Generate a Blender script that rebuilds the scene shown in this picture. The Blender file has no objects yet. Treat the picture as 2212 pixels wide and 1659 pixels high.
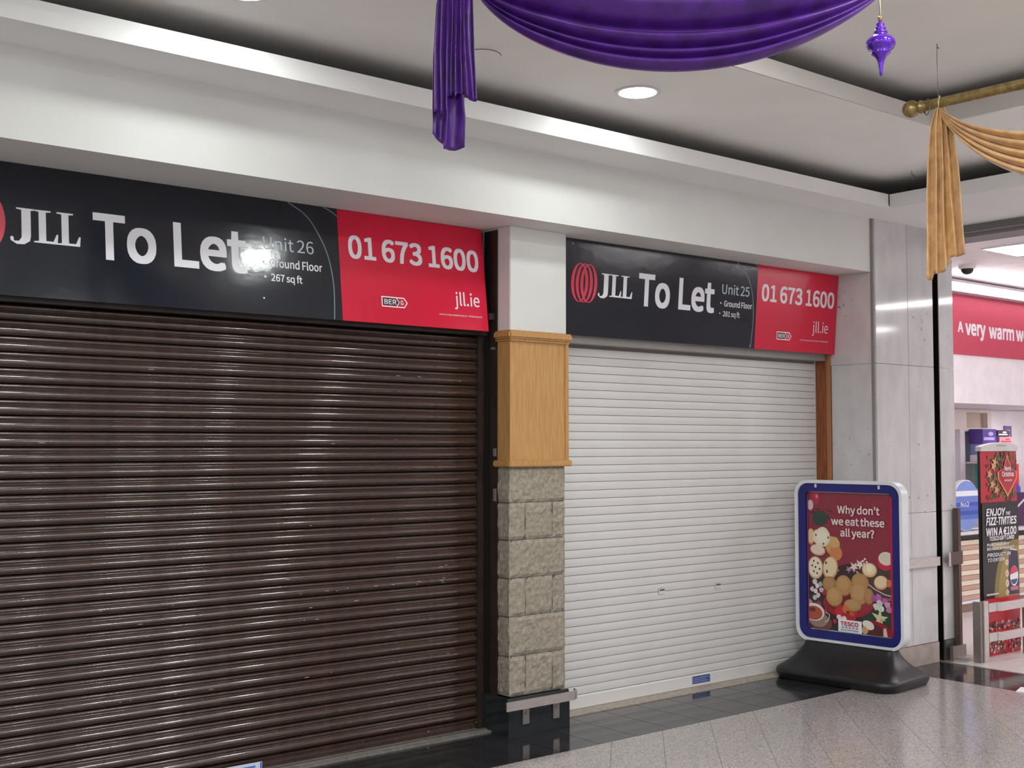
import bpy, bmesh, math, random
from mathutils import Vector, Matrix, noise
random.seed(7)
C = bpy.context.scene
COL = C.collection

# ------------------------------------------------------------------ camera, world, exposure
cam_d = bpy.data.cameras.new('camera'); cam = bpy.data.objects.new('camera', cam_d); COL.objects.link(cam)
cam.location = (0, 0, 1.6)
cam.rotation_euler = (math.radians(90 + 2.855), 0, math.radians(-39.309))
cam_d.sensor_width = 36; cam_d.lens = 42.256; cam_d.clip_start = 0.05; cam_d.clip_end = 100
C.camera = cam
w = bpy.data.worlds.new('mall_air'); C.world = w; w.use_nodes = True
bg = w.node_tree.nodes['Background']; bg.inputs[0].default_value = (0.965, 0.99, 0.985, 1); bg.inputs[1].default_value = 0.92
C.view_settings.view_transform = 'Standard'; C.view_settings.look = 'None'
C.view_settings.exposure = 0.28; C.view_settings.gamma = 1; C.view_settings.use_curve_mapping = False
C.cycles.use_denoising = True
C.cycles.max_bounces = 10; C.cycles.diffuse_bounces = 5; C.cycles.glossy_bounces = 4
C.cycles.sample_clamp_indirect = 6
L_DOWN = 80.0       # radiance of the downlights in the lower ceiling
L_TRAY = 190.0      # radiance of the stronger ones in the raised tray
L_TUBE = 28.0       # radiance of the shop's light panels

# ------------------------------------------------------------------ helpers
def lin(c):
    return tuple(((v/255)/12.92 if v/255 <= .04045 else ((v/255+.055)/1.055)**2.4) for v in c)
def mat(name, c, rough=.5, metal=0, spec=.5, var=.06, scale=6, bump=0, bscale=60, coat=0, sheen=0, c2=None, lo=.4, hi=.6, stretch=None, rvar=0, trans=0):
    m = bpy.data.materials.new(name); m.use_nodes = True; nt = m.node_tree; n = nt.nodes; b = n['Principled BSDF']
    c = lin(c); cc = lin(c2) if c2 else tuple(v*(1-var) for v in c)
    tc = n.new('ShaderNodeTexCoord'); src = tc.outputs['Object']
    if stretch:
        mp = n.new('ShaderNodeMapping'); mp.inputs['Scale'].default_value = stretch; nt.links.new(src, mp.inputs[0]); src = mp.outputs[0]
    ns = n.new('ShaderNodeTexNoise'); ns.inputs['Scale'].default_value = scale; ns.inputs['Detail'].default_value = 6; nt.links.new(src, ns.inputs['Vector'])
    r = n.new('ShaderNodeValToRGB'); r.color_ramp.elements[0].position = lo; r.color_ramp.elements[1].position = hi
    r.color_ramp.elements[0].color = (*cc, 1); r.color_ramp.elements[1].color = (*c, 1)
    nt.links.new(ns.outputs['Fac'], r.inputs[0]); nt.links.new(r.outputs[0], b.inputs['Base Color'])
    b.inputs['Roughness'].default_value = rough; b.inputs['Metallic'].default_value = metal
    b.inputs['Specular IOR Level'].default_value = spec; b.inputs['Coat Weight'].default_value = coat; b.inputs['Coat Roughness'].default_value = .08
    b.inputs['Sheen Weight'].default_value = sheen; b.inputs['Transmission Weight'].default_value = trans
    if rvar:
        mr = n.new('ShaderNodeMapRange'); mr.inputs[3].default_value = rough-rvar; mr.inputs[4].default_value = rough+rvar
        nt.links.new(ns.outputs['Fac'], mr.inputs[0]); nt.links.new(mr.outputs[0], b.inputs['Roughness'])
    if bump:
        nb = n.new('ShaderNodeTexNoise'); nb.inputs['Scale'].default_value = bscale; nb.inputs['Detail'].default_value = 4; nt.links.new(src, nb.inputs['Vector'])
        bp = n.new('ShaderNodeBump'); bp.inputs['Strength'].default_value = bump; bp.inputs['Distance'].default_value = .004
        nt.links.new(nb.outputs['Fac'], bp.inputs['Height']); nt.links.new(bp.outputs[0], b.inputs['Normal'])
    return m
def emit(name, c, s):
    m = bpy.data.materials.new(name); m.use_nodes = True; nt = m.node_tree; nt.nodes.clear()
    e = nt.nodes.new('ShaderNodeEmission'); e.inputs[0].default_value = (*lin(c), 1); e.inputs[1].default_value = s
    o = nt.nodes.new('ShaderNodeOutputMaterial'); nt.links.new(e.outputs[0], o.inputs[0]); return m
def speckle(name, base, dark, light, rough, scale=220, spec=.5, tilevar=.0, rv=0):
    """terrazzo / granite: voronoi chips over a base tone"""
    m = bpy.data.materials.new(name); m.use_nodes = True; nt = m.node_tree; n = nt.nodes; b = n['Principled BSDF']
    tc = n.new('ShaderNodeTexCoord')
    v = n.new('ShaderNodeTexVoronoi'); v.inputs['Scale'].default_value = scale; nt.links.new(tc.outputs['Object'], v.inputs['Vector'])
    r = n.new('ShaderNodeValToRGB'); r.color_ramp.interpolation = 'CONSTANT'
    e = r.color_ramp.elements; e[0].position = 0; e[0].color = (*lin(dark), 1); e[1].position = .3; e[1].color = (*lin(base), 1)
    k = e.new(.72); k.color = (*lin(light), 1)
    sx = n.new('ShaderNodeSeparateColor'); nt.links.new(v.outputs['Color'], sx.inputs[0]); nt.links.new(sx.outputs[0], r.inputs[0])
    ns = n.new('ShaderNodeTexNoise'); ns.inputs['Scale'].default_value = 1.3; ns.inputs['Detail'].default_value = 5; nt.links.new(tc.outputs['Object'], ns.inputs['Vector'])
    mx = n.new('ShaderNodeMix'); mx.data_type = 'RGBA'; mx.blend_type = 'MULTIPLY'; mx.inputs[0].default_value = .25
    nt.links.new(r.outputs[0], mx.inputs[6]); nt.links.new(ns.outputs['Color'], mx.inputs[7]); 
    gr = n.new('ShaderNodeRGBToBW'); nt.links.new(ns.outputs['Color'], gr.inputs[0]); nt.links.new(gr.outputs[0], mx.inputs[7])
    nt.links.new(mx.outputs[2], b.inputs['Base Color'])
    b.inputs['Roughness'].default_value = rough; b.inputs['Specular IOR Level'].default_value = spec
    if rv:
        mr = n.new('ShaderNodeMapRange'); mr.inputs[3].default_value = rough-rv; mr.inputs[4].default_value = rough+rv
        nt.links.new(ns.outputs['Fac'], mr.inputs[0]); nt.links.new(mr.outputs[0], b.inputs['Roughness'])
    return m

class MB:
    """collects shapes and links them as ONE mesh object"""
    def __init__(s): s.v = []; s.f = []; s.c = []
    def add(s, vs, fs, col=None):
        o = len(s.v); s.v += [tuple(p) for p in vs]; s.f += [tuple(i+o for i in f) for f in fs]; s.c += [col]*len(fs); return s
    def box(s, a, b, col=None):
        x0, y0, z0 = a; x1, y1, z1 = b
        return s.add([(x0,y0,z0),(x1,y0,z0),(x1,y1,z0),(x0,y1,z0),(x0,y0,z1),(x1,y0,z1),(x1,y1,z1),(x0,y1,z1)],
              [(0,3,2,1),(4,5,6,7),(0,1,5,4),(1,2,6,5),(2,3,7,6),(3,0,4,7)], col)
    def prism(s, poly, a, b, f, col=None):
        """poly of 2-D points swept from a to b; f(u, v, t) gives the point"""
        n = len(poly)
        return s.add([f(u,v,a) for u,v in poly]+[f(u,v,b) for u,v in poly],
              [tuple(range(n-1,-1,-1)), tuple(range(n,2*n))]+[(i,(i+1)%n,n+(i+1)%n,n+i) for i in range(n)], col)
    def sweep(s, pts, r, n=8, col=None, closed=False):
        P = [Vector(p) for p in pts]; rings = []
        rr = r if isinstance(r, (list,tuple)) else [r]*len(P)
        for i, p in enumerate(P):
            d = (P[min(i+1,len(P)-1)]-P[max(i-1,0)]).normalized()
            u = d.cross(Vector((0,0,1))); 
            if u.length < 1e-3: u = Vector((1,0,0))
            u.normalize(); q = d.cross(u)
            rings.append([p+(u*math.cos(2*math.pi*k/n)+q*math.sin(2*math.pi*k/n))*rr[i] for k in range(n)])
        vs = [x for rg in rings for x in rg]; fs = []
        for i in range(len(P)-1):
            for k in range(n): fs.append((i*n+k, i*n+(k+1)%n, (i+1)*n+(k+1)%n, (i+1)*n+k))
        fs += [tuple(range(n-1,-1,-1)), tuple(range((len(P)-1)*n, len(P)*n))]
        return s.add(vs, fs, col)
    def lathe(s, prof, cen=(0,0,0), n=20, axis='z', col=None):
        vs = []; fs = []
        for r, h in prof:
            for k in range(n):
                a = 2*math.pi*k/n; x, y = r*math.cos(a), r*math.sin(a)
                p = {'z':(x,y,h), 'y':(x,h,y), 'x':(h,x,y)}[axis]; vs.append(tuple(cen[i]+p[i] for i in range(3)))
        m = len(prof)
        for i in range(m-1):
            for k in range(n): fs.append((i*n+k, i*n+(k+1)%n, (i+1)*n+(k+1)%n, (i+1)*n+k))
        fs += [tuple(range(n-1,-1,-1)), tuple(range((m-1)*n, m*n))]
        return s.add(vs, fs, col)
    def grid(s, fn, nu, nv, col=None):
        vs = [fn(i/nu, j/nv) for j in range(nv+1) for i in range(nu+1)]; W = nu+1
        return s.add(vs, [(j*W+i, j*W+i+1, (j+1)*W+i+1, (j+1)*W+i) for j in range(nv) for i in range(nu)], col)
    def mesh(s, name, m, smooth=False, bevel=0):
        me = bpy.data.meshes.new(name); me.from_pydata(s.v, [], s.f); me.materials.append(m)
        if any(c is not None for c in s.c):
            ca = me.color_attributes.new('col', 'FLOAT_COLOR', 'CORNER')
            for p, c in zip(me.polygons, s.c):
                for li in p.loop_indices: ca.data[li].color = (*lin(c or (255,255,255)), 1)
        bm = bmesh.new(); bm.from_mesh(me)
        if not any(c is not None for c in s.c): bmesh.ops.recalc_face_normals(bm, faces=bm.faces)
        if bevel: bmesh.ops.bevel(bm, geom=[e for e in bm.edges if e.is_manifold and e.calc_face_angle(0) > .5], offset=bevel, segments=2, affect='EDGES', clamp_overlap=True)
        bm.to_mesh(me); bm.free()
        if smooth:
            for p in me.polygons: p.use_smooth = True
            if smooth != True: me.set_sharp_from_angle(angle=smooth)
        return me
    def build(s, name, m, parent=None, smooth=False, bevel=0, loc=None):
        return link(name, s.mesh(name, m, smooth, bevel), parent, loc)
def link(name, me, parent=None, loc=None):
    o = bpy.data.objects.new(name, me); COL.objects.link(o)
    if parent: o.parent = parent
    if loc: o.location = loc
    return o
def B(a, b): return MB().box(a, b)
def tag(o, label, cat, group=None):
    o['label'] = label; o['category'] = cat
    if group: o['group'] = group
    return o
def thing(name, label, cat, loc=(0,0,0), rz=0, group=None):
    o = bpy.data.objects.new(name, None); COL.objects.link(o); o.location = loc; o.rotation_euler = (0,0,rz); o.empty_display_size = .1
    return tag(o, label, cat, group)
def struct(o): o['kind'] = 'structure'; return o
def copy_tree(o, parent=None):
    c = o.copy(); COL.objects.link(c)
    if parent: c.parent = parent
    for ch in list(o.children): copy_tree(ch, c)
    return c

# lettering: outlines of each character (cap height 1000)
GLYPHS = {
"'":'379|M150 658L228 658L251 911L253 1050L123 1050L125 911',
'-':'473|M63 334L411 334L411 429L63 429',
'.':'379|M189 -18C238 -18 279 20 279 76C279 134 238 172 189 172C139 172 99 134 99 76C99 20 139 -18 189 -18',
'0':'756|M379 -18C568 -18 689 154 689 503C689 849 568 1016 379 1016C188 1016 68 849 68 503C68 154 188 -18 379 -18|M379 83C266 83 188 210 188 503C188 794 266 918 379 918C492 918 569 794 569 503C569 210 492 83 379 83',
'1':'756|M120 0L668 0L668 104L467 104L467 999L372 999C317 967 253 944 165 928L165 849L343 849L343 104L120 104',
'2':'756|M60 0L688 0L688 108L411 108C361 108 300 102 248 98C482 320 640 523 640 723C640 901 527 1016 349 1016C222 1016 135 959 54 871L127 800C183 866 252 916 334 916C458 916 518 832 518 718C518 546 373 347 60 74',
'3':'756|M358 -18C537 -18 680 89 680 267C680 405 586 492 469 520L469 527C575 564 646 646 646 767C646 925 523 1016 354 1016C240 1016 151 966 76 898L143 819C200 876 270 916 350 916C455 916 519 853 519 757C519 650 450 567 243 567L243 471C474 471 553 392 553 271C553 157 470 86 350 86C237 86 162 140 104 200L40 120C105 48 203 -18 358 -18',
'5':'756|M357 -18C525 -18 684 106 684 324C684 545 548 643 383 643C323 643 278 628 233 604L259 892L635 892L635 999L150 999L117 533L184 490C241 529 283 549 350 549C475 549 557 465 557 322C557 176 463 86 345 86C229 86 155 139 99 196L37 114C105 48 200 -18 357 -18',
'6':'756|M410 -18C565 -18 698 113 698 307C698 516 589 620 420 620C342 620 255 575 193 500C199 809 312 914 451 914C511 914 571 884 609 838L680 914C624 974 549 1016 446 1016C252 1016 76 868 76 477C76 147 219 -18 410 -18|M196 401C262 493 338 527 399 527C520 527 579 441 579 307C579 170 505 80 410 80C285 80 210 193 196 401',
'7':'756|M270 0L399 0C416 391 458 624 692 924L692 999L67 999L67 892L552 892C356 620 287 379 270 0',
'8':'756|M381 -18C568 -18 693 95 693 240C693 377 613 452 526 503L526 510C584 556 658 646 658 751C658 905 554 1014 384 1014C229 1014 110 911 110 760C110 655 173 580 245 530L245 525C154 475 63 381 63 248C63 94 196 -18 381 -18|M450 542C331 589 223 642 223 760C223 857 290 921 383 921C489 921 552 843 552 744C552 670 516 602 450 542|M383 75C263 75 173 153 173 259C173 354 230 433 311 485C452 428 575 379 575 244C575 144 499 75 383 75',
'?':'646|M243 301L353 301C328 515 574 595 574 796C574 946 473 1038 319 1038C208 1038 121 985 59 913L129 847C177 902 237 935 305 935C403 935 452 869 452 787C452 625 210 538 243 301|M301 -18C351 -18 392 20 392 76C392 134 351 172 301 172C251 172 213 134 213 76C213 20 251 -18 301 -18',
'A':'828|M5 0L132 0L229 305L594 305L689 0L823 0L484 999L343 999|M260 405L309 559L409 896L414 896C447 781 478 672 515 559L563 405',
'B':'895|M138 0L455 0C678 0 834 97 834 293C834 429 749 508 631 531L631 538C725 568 777 655 777 755C777 931 635 999 433 999L138 999|M263 575L263 899L417 899C574 899 653 856 653 738C653 636 583 575 411 575|M263 101L263 477L437 477C613 477 710 421 710 297C710 162 609 101 437 101',
'C':'869|M514 -18C643 -18 741 34 820 125L751 206C687 135 614 93 519 93C328 93 208 251 208 503C208 752 335 906 523 906C609 906 674 868 728 812L796 894C738 958 643 1016 522 1016C268 1016 79 822 79 499C79 174 264 -18 514 -18',
'D':'937|M138 0L392 0C693 0 857 187 857 503C857 822 693 999 387 999L138 999|M263 104L263 896L376 896C612 896 728 756 728 503C728 251 612 104 376 104',
'E':'802|M138 0L728 0L728 108L263 108L263 471L642 471L642 579L263 579L263 892L713 892L713 999L138 999',
'F':'752|M138 0L263 0L263 448L644 448L644 554L263 554L263 892L713 892L713 999L138 999',
'G':'939|M530 -18C663 -18 774 31 838 98L838 518L510 518L510 413L722 413L722 151C683 114 613 93 542 93C328 93 208 251 208 503C208 752 339 906 541 906C640 906 706 864 756 812L824 894C767 954 676 1016 537 1016C272 1016 79 822 79 499C79 174 267 -18 530 -18',
'H':'992|M138 0L263 0L263 471L729 471L729 0L856 0L856 999L729 999L729 580L263 580L263 999L138 999',
'I':'399|M138 0L263 0L263 999L138 999',
'J':'729|M323 -18C518 -18 598 120 598 293L598 999L471 999L471 305C471 154 418 93 311 93C238 93 183 125 138 206L48 140C106 37 196 -18 323 -18',
'L':'740|M138 0L700 0L700 108L263 108L263 999L138 999',
'M':'1106|M138 0L251 0L251 553C251 639 243 760 234 847L240 847L320 620L510 101L594 101L782 620L862 847L868 847C861 760 851 639 851 553L851 0L969 0L969 999L817 999L627 465L557 256L552 256L480 465L289 999L138 999',
'N':'985|M138 0L256 0L256 525C256 629 247 736 241 837L247 837L354 631L718 0L847 0L847 999L728 999L728 480C728 376 737 263 745 163L738 163L631 369L266 999L138 999',
'O':'1011|M505 -18C756 -18 932 183 932 503C932 823 756 1016 505 1016C255 1016 79 823 79 503C79 183 255 -18 505 -18|M505 93C326 93 208 253 208 503C208 752 326 906 505 906C685 906 802 752 802 503C802 253 685 93 505 93',
'P':'862|M138 0L263 0L263 398L428 398C647 398 796 495 796 706C796 924 646 999 422 999L138 999|M263 500L263 896L406 896C582 896 670 851 670 706C670 563 587 500 411 500',
'R':'865|M263 525L263 896L431 896C587 896 673 850 673 719C673 589 587 525 431 525|M685 0L827 0L574 437C708 470 798 563 798 719C798 926 653 999 450 999L138 999L138 0L263 0L263 424L443 424',
'S':'812|M414 -18C623 -18 753 108 753 266C753 414 663 482 548 533L406 594C328 627 240 663 240 762C240 850 313 906 426 906C519 906 593 871 654 813L719 894C650 966 545 1016 426 1016C245 1016 112 906 112 752C112 606 222 535 315 496L458 433C553 391 625 358 625 255C625 158 548 93 416 93C312 93 211 142 140 217L65 129C151 40 272 -18 414 -18',
'T':'816|M345 0L471 0L471 892L774 892L774 999L42 999L42 892L345 892',
'U':'982|M492 -18C695 -18 850 91 850 411L850 999L729 999L729 409C729 169 624 93 492 93C361 93 259 169 259 409L259 999L134 999L134 411C134 91 287 -18 492 -18',
'V':'783|M320 0L466 0L783 999L655 999L495 458C460 341 436 245 398 128L392 128L296 458L134 999L1 999',
'W':'1196|M247 0L396 0L545 602L595 830L601 830L650 602L801 0L954 0L1159 999L1040 999L932 455L877 131L869 131L798 455L659 999L544 999L406 455L335 131L330 131L270 455L165 999L35 999',
'Y':'723|M298 0L424 0L424 387L725 999L594 999L466 717L365 497L360 497L262 717L132 999L-1 999L298 387',
'Z':'822|M68 0L757 0L757 108L223 108L751 924L751 999L116 999L116 892L595 892L68 76',
'a':'767|M296 -18C387 -18 470 30 541 89L545 89L556 0L658 0L658 455C658 639 583 759 402 759C282 759 178 706 112 662L159 576C218 616 296 655 381 655C503 655 534 564 534 469C219 433 80 353 80 192C80 59 172 -18 296 -18|M331 83C257 83 200 116 200 200C200 296 285 357 534 386L534 180C462 116 402 83 331 83',
'c':'695|M417 -18C505 -18 590 18 657 75L602 159C556 119 496 86 428 86C292 86 199 199 199 369C199 540 297 654 432 654C489 654 537 628 579 590L642 672C590 718 523 759 426 759C236 759 71 616 71 369C71 124 221 -18 417 -18',
'd':'845|M377 -18C466 -18 545 30 602 87L606 87L617 0L719 0L719 1084L594 1084L594 800L601 673C535 726 480 759 392 759C223 759 72 609 72 369C72 123 192 -18 377 -18|M405 87C275 87 200 192 200 371C200 540 296 654 414 654C475 654 533 632 594 576L594 188C533 120 473 87 405 87',
'e':'755|M425 -18C525 -18 604 15 668 57L624 140C568 104 511 82 439 82C298 82 202 183 193 341L692 341L698 411C698 623 591 759 402 759C233 759 71 610 71 369C71 125 228 -18 425 -18|M192 429C207 576 300 659 405 659C520 659 589 579 589 429',
'f':'443|M45 639L146 639L146 0L270 0L270 639L426 639L426 740L270 740L270 857C270 952 304 1003 375 1003C401 1003 431 996 458 982L485 1079C451 1093 407 1102 361 1102C214 1102 146 1008 146 858L146 740L45 733',
'g':'768|M375 -341C604 -341 749 -222 749 -84C749 38 662 91 492 91L346 91C247 91 217 125 217 172C217 213 237 237 264 260C297 244 338 234 373 234C526 234 644 334 644 492C644 556 620 610 584 644L736 644L736 740L478 740C452 751 416 759 373 759C225 759 97 657 97 495C97 406 144 334 193 296L193 290C154 263 112 214 112 153C112 94 140 54 178 31L178 25C109 -18 69 -79 69 -143C69 -270 195 -341 375 -341|M373 319C289 319 217 387 217 495C217 604 287 668 373 668C462 668 531 604 531 495C531 387 459 319 373 319|M392 -255C257 -255 178 -204 178 -125C178 -83 200 -38 253 0C286 -8 322 -11 349 -11L477 -11C575 -11 627 -35 627 -105C627 -181 535 -255 392 -255',
'h':'827|M125 0L251 0L251 537C324 612 376 650 452 650C550 650 593 591 593 452L593 0L717 0L717 469C717 657 646 759 490 759C390 759 313 703 245 635L251 787L251 1084L125 1084',
'i':'375|M125 0L251 0L251 740L125 740|M188 892C237 892 271 925 271 975C271 1023 237 1056 188 1056C139 1056 106 1023 106 975C106 925 139 892 188 892',
'j':'375|M48 -330C195 -330 251 -236 251 -84L251 740L127 740L127 -84C127 -174 109 -230 35 -230C10 -230 -16 -223 -35 -217L-60 -311C-34 -322 4 -330 48 -330|M188 892C236 892 271 925 271 975C271 1023 236 1056 188 1056C139 1056 105 1023 105 975C105 925 139 892 188 892',
'l':'387|M256 -18C290 -18 311 -12 328 -7L311 89L285 86C266 86 251 101 251 139L251 1084L125 1084L125 147C125 42 163 -18 256 -18',
'm':'1262|M125 0L251 0L251 537C317 613 380 650 436 650C530 650 574 591 574 452L574 0L698 0L698 537C767 613 827 650 884 650C978 650 1022 591 1022 452L1022 0L1146 0L1146 469C1146 657 1074 759 922 759C831 759 755 700 677 617C647 704 587 759 473 759C384 759 308 703 243 632L240 632L228 740L125 740',
'n':'831|M125 0L251 0L251 537C324 612 376 650 452 650C550 650 593 591 593 452L593 0L717 0L717 469C717 657 646 759 490 759C390 759 312 703 243 632L240 632L228 740L125 740',
'o':'826|M413 -18C594 -18 755 124 755 369C755 616 594 759 413 759C232 759 71 616 71 369C71 124 232 -18 413 -18|M413 86C285 86 199 199 199 369C199 540 285 654 413 654C541 654 628 540 628 369C628 199 541 86 413 86',
'p':'845|M125 -312L251 -312L251 -61L247 68C313 12 384 -18 451 -18C620 -18 772 128 772 381C772 610 669 759 478 759C392 759 309 710 243 654L240 654L228 740L125 740|M431 87C381 87 316 106 251 163L251 553C322 619 386 654 447 654C589 654 643 545 643 380C643 198 553 87 431 87',
'q':'845|M594 -312L719 -312L719 740L620 740L608 670L605 670C540 728 480 759 392 759C223 759 72 609 72 369C72 123 192 -18 377 -18C463 -18 541 27 601 86L594 -49|M405 87C275 87 200 192 200 371C200 540 296 654 414 654C475 654 533 632 594 576L594 188C533 120 473 87 405 87',
'r':'529|M125 0L251 0L251 475C300 601 375 647 436 647C467 647 484 643 508 635L531 743C508 755 485 759 452 759C371 759 294 699 243 605L240 605L228 740L125 740',
's':'638|M319 -18C493 -18 587 82 587 202C587 342 470 386 362 426C279 458 203 485 203 554C203 613 247 662 341 662C406 662 458 634 508 597L568 674C512 721 431 759 339 759C177 759 84 666 84 549C84 422 196 373 300 335C381 305 469 270 469 195C469 131 421 79 323 79C234 79 169 114 104 168L44 84C113 26 214 -18 319 -18',
't':'514|M357 -18C403 -18 452 -4 495 10L470 104C446 93 413 83 386 83C300 83 271 135 271 225L271 639L473 639L473 740L271 740L271 948L168 948L154 740L37 733L37 639L147 639L147 229C147 80 200 -18 357 -18',
'u':'827|M342 -18C443 -18 516 35 586 116L590 116L599 0L703 0L703 740L579 740L579 215C508 128 455 90 379 90C281 90 240 149 240 286L240 740L114 740L114 271C114 82 185 -18 342 -18',
'v':'710|M285 0L431 0L692 740L569 740L429 319L361 101L354 101L286 319L147 740L18 740',
'w':'1093|M243 0L387 0L492 396L542 612L549 612L599 399L706 0L857 0L1057 740L937 740L830 312L785 106L778 106L726 312L610 740L489 740L373 312L324 106L317 106L274 312L163 740L37 740',
'y':'710|M138 -319C285 -319 362 -207 414 -63L692 740L571 740L437 330L377 120L371 120L297 330L147 740L18 740L315 -1L298 -57C267 -149 215 -217 132 -217C112 -217 90 -210 75 -204L50 -304C74 -313 104 -319 138 -319',
'•':'1362|M681 662C601 662 537 598 537 518C537 437 601 373 681 373C762 373 826 437 826 518C826 598 762 662 681 662',
'€':'756|M34 533L125 533L124 485L125 429L34 424L34 357L134 357C168 120 302 -18 485 -18C597 -18 680 34 747 124L674 189C621 119 567 83 493 83C369 83 287 187 260 357L587 357L587 431L252 431L251 488L252 533L647 533L647 608L259 608C283 785 369 890 503 890C567 890 617 854 659 800L732 869C680 937 597 989 505 989C308 989 168 846 132 608L34 599'}
def text(s, x, y, cap, parent, m, width=None, bold=0.0, align='L', name='lettering', off=.0006, italic=0, thick=0, track=0):
    """flat lettering in the parent's x-z plane; x, y = start of the baseline, cap = cap height, width = total width"""
    k = cap/999.0
    adv = 0; items = []
    for ch in s:
        if ch == ' ': adv += 224+track; continue
        g = GLYPHS[ch].split('|'); items.append((adv, g[1:])); adv += int(g[0])+track
    kx = k if width is None else width/max(adv, 1)
    if align == 'C': x -= adv*kx/2
    if align == 'R': x -= adv*kx
    cu = bpy.data.curves.new(name, 'CURVE'); cu.dimensions = '2D'; cu.fill_mode = 'BOTH'; cu.resolution_u = 5
    cu.extrude = thick
    for ax, cs in items:
        for t in cs:
            tok = t.replace('M', ' M ').replace('L', ' L ').replace('C', ' C ').split(); i = 0; pts = []
            while i < len(tok):
                if tok[i] == 'M': pts.append([None, (int(tok[i+1]), int(tok[i+2])), None]); i += 3
                elif tok[i] == 'L':
                    nx = (int(tok[i+1]), int(tok[i+2])); i += 3
                    if abs(nx[0]-pts[-1][1][0])+abs(nx[1]-pts[-1][1][1]) > 14: pts.append([None, nx, None])
                else:
                    a = [int(q) for q in tok[i+1:i+7]]; pts[-1][2] = (a[0], a[1]); pts.append([(a[2], a[3]), (a[4], a[5]), None]); i += 7
            if len(pts) > 1 and pts[-1][1] == pts[0][1]: pts[0][0] = pts[-1][0]; pts.pop()
            sp = cu.splines.new('BEZIER'); sp.bezier_points.add(len(pts)-1); sp.use_cyclic_u = True
            def cv(p): return (x+(p[0]+ax+p[1]*italic)*kx, y+p[1]*k, 0)
            for bp, (hl, co, hr), prv, nxt in zip(sp.bezier_points, pts, [pts[-1]]+pts[:-1], pts[1:]+[pts[0]]):
                bp.handle_left_type = bp.handle_right_type = 'FREE'
                bp.co = cv(co)
                th = lambda o: (co[0]+(o[0]-co[0])/3, co[1]+(o[1]-co[1])/3)
                bp.handle_left = cv(hl or th(prv[1])); bp.handle_right = cv(hr or th(nxt[1]))
    tmp = bpy.data.objects.new('tmp', cu); COL.objects.link(tmp)
    dg = bpy.context.evaluated_depsgraph_get(); me = bpy.data.meshes.new_from_object(tmp.evaluated_get(dg)); bpy.data.objects.remove(tmp); bpy.data.curves.remove(cu)
    vs = [(v.co.x, -off-v.co.z, v.co.y) for v in me.vertices]; fs = [tuple(q.vertices) for q in me.polygons]
    b = bold*cap; nv = len(vs); dirs = [(0,0)]+([(b*i, b*j) for i in (-1, 0, 1) for j in (-1, 0, 1) if (i, j) != (0, 0)] if b > 0 else [])
    bpy.data.meshes.remove(me); me = bpy.data.meshes.new(name)      # heavier weight: the outline drawn again a hair to each side
    me.from_pydata([(v[0]+d[0], v[1]-k*.00005, v[2]+d[1]) for k, d in enumerate(dirs) for v in vs], [], [tuple(i+k*nv for i in f) for k in range(len(dirs)) for f in fs])
    me.materials.clear(); me.materials.append(m); me.name = name
    return link(name, me, parent)

def clip(poly, x0, x1, y0, y1):
    for ax, v, sg in ((0,x0,1),(0,x1,-1),(1,y0,1),(1,y1,-1)):
        out = []
        for i, p in enumerate(poly):
            q = poly[(i+1)%len(poly)]; a = (p[ax]-v)*sg; b = (q[ax]-v)*sg
            if a >= 0: out.append(p)
            if a*b < 0: t = a/(a-b); out.append((p[0]+(q[0]-p[0])*t, p[1]+(q[1]-p[1])*t))
        poly = out
        if len(poly) < 3: return []
    return poly
class Paint(MB):
    """flat print in the x-z plane, every shape a hair in front of the last"""
    def __init__(s, off=.0005, step=.00003, clip=None): super().__init__(); s.d = off; s.st = step; s.clip = clip
    def poly(s, pts, col):
        if s.clip:
            pts = clip(pts, *s.clip)
            if len(pts) < 3: return s
        s.d += s.st; n = len(pts); return s.add([(p[0], -s.d, p[1]) for p in pts], [tuple(range(n))], col)
    def disc(s, x, y, rx, ry, col, n=20, rot=0, a0=0, a1=360):
        full = abs(a1-a0) >= 360; P = []
        for k in range(n if full else n+1):
            a = math.radians(a0+(a1-a0)*k/n); u, v = rx*math.cos(a), ry*math.sin(a); cr, sr = math.cos(rot), math.sin(rot)
            P.append((x+u*cr-v*sr, y+u*sr+v*cr))
        return s.poly(P, col)
    def rect(s, x0, y0, x1, y1, col): return s.poly([(x0,y0),(x1,y0),(x1,y1),(x0,y1)], col)
    def band(s, pts, wd, col):
        L = []; R = []
        for i, p in enumerate(pts):
            a = Vector(pts[max(i-1,0)]); b = Vector(pts[min(i+1,len(pts)-1)]); d = (b-a).normalized(); q = Vector((-d.y, d.x))*wd/2
            L.append((p[0]+q.x, p[1]+q.y)); R.append((p[0]-q.x, p[1]-q.y))
        s.d += s.st
        n = len(pts); return s.add([(p[0],-s.d,p[1]) for p in L+R], [(i, n+i, n+i+1, i+1) for i in range(n-1)], col)
def print_mat(name, rough=.4, spec=.5, coat=0):
    m = bpy.data.materials.new(name); m.use_nodes = True; n = m.node_tree.nodes; b = n['Principled BSDF']
    a = n.new('ShaderNodeVertexColor'); a.layer_name = 'col'; m.node_tree.links.new(a.outputs[0], b.inputs['Base Color'])
    b.inputs['Roughness'].default_value = rough; b.inputs['Specular IOR Level'].default_value = spec; b.inputs['Coat Weight'].default_value = coat
    return m
def rrect(w, h, r, n=6):
    P = []
    for cx, cy, a0 in ((w/2-r, h/2-r, 0), (-w/2+r, h/2-r, 90), (-w/2+r, -h/2+r, 180), (w/2-r, -h/2+r, 270)):
        for k in range(n+1):
            a = math.radians(a0+90*k/n); P.append((cx+r*math.cos(a), cy+r*math.sin(a)))
    return P

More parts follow.
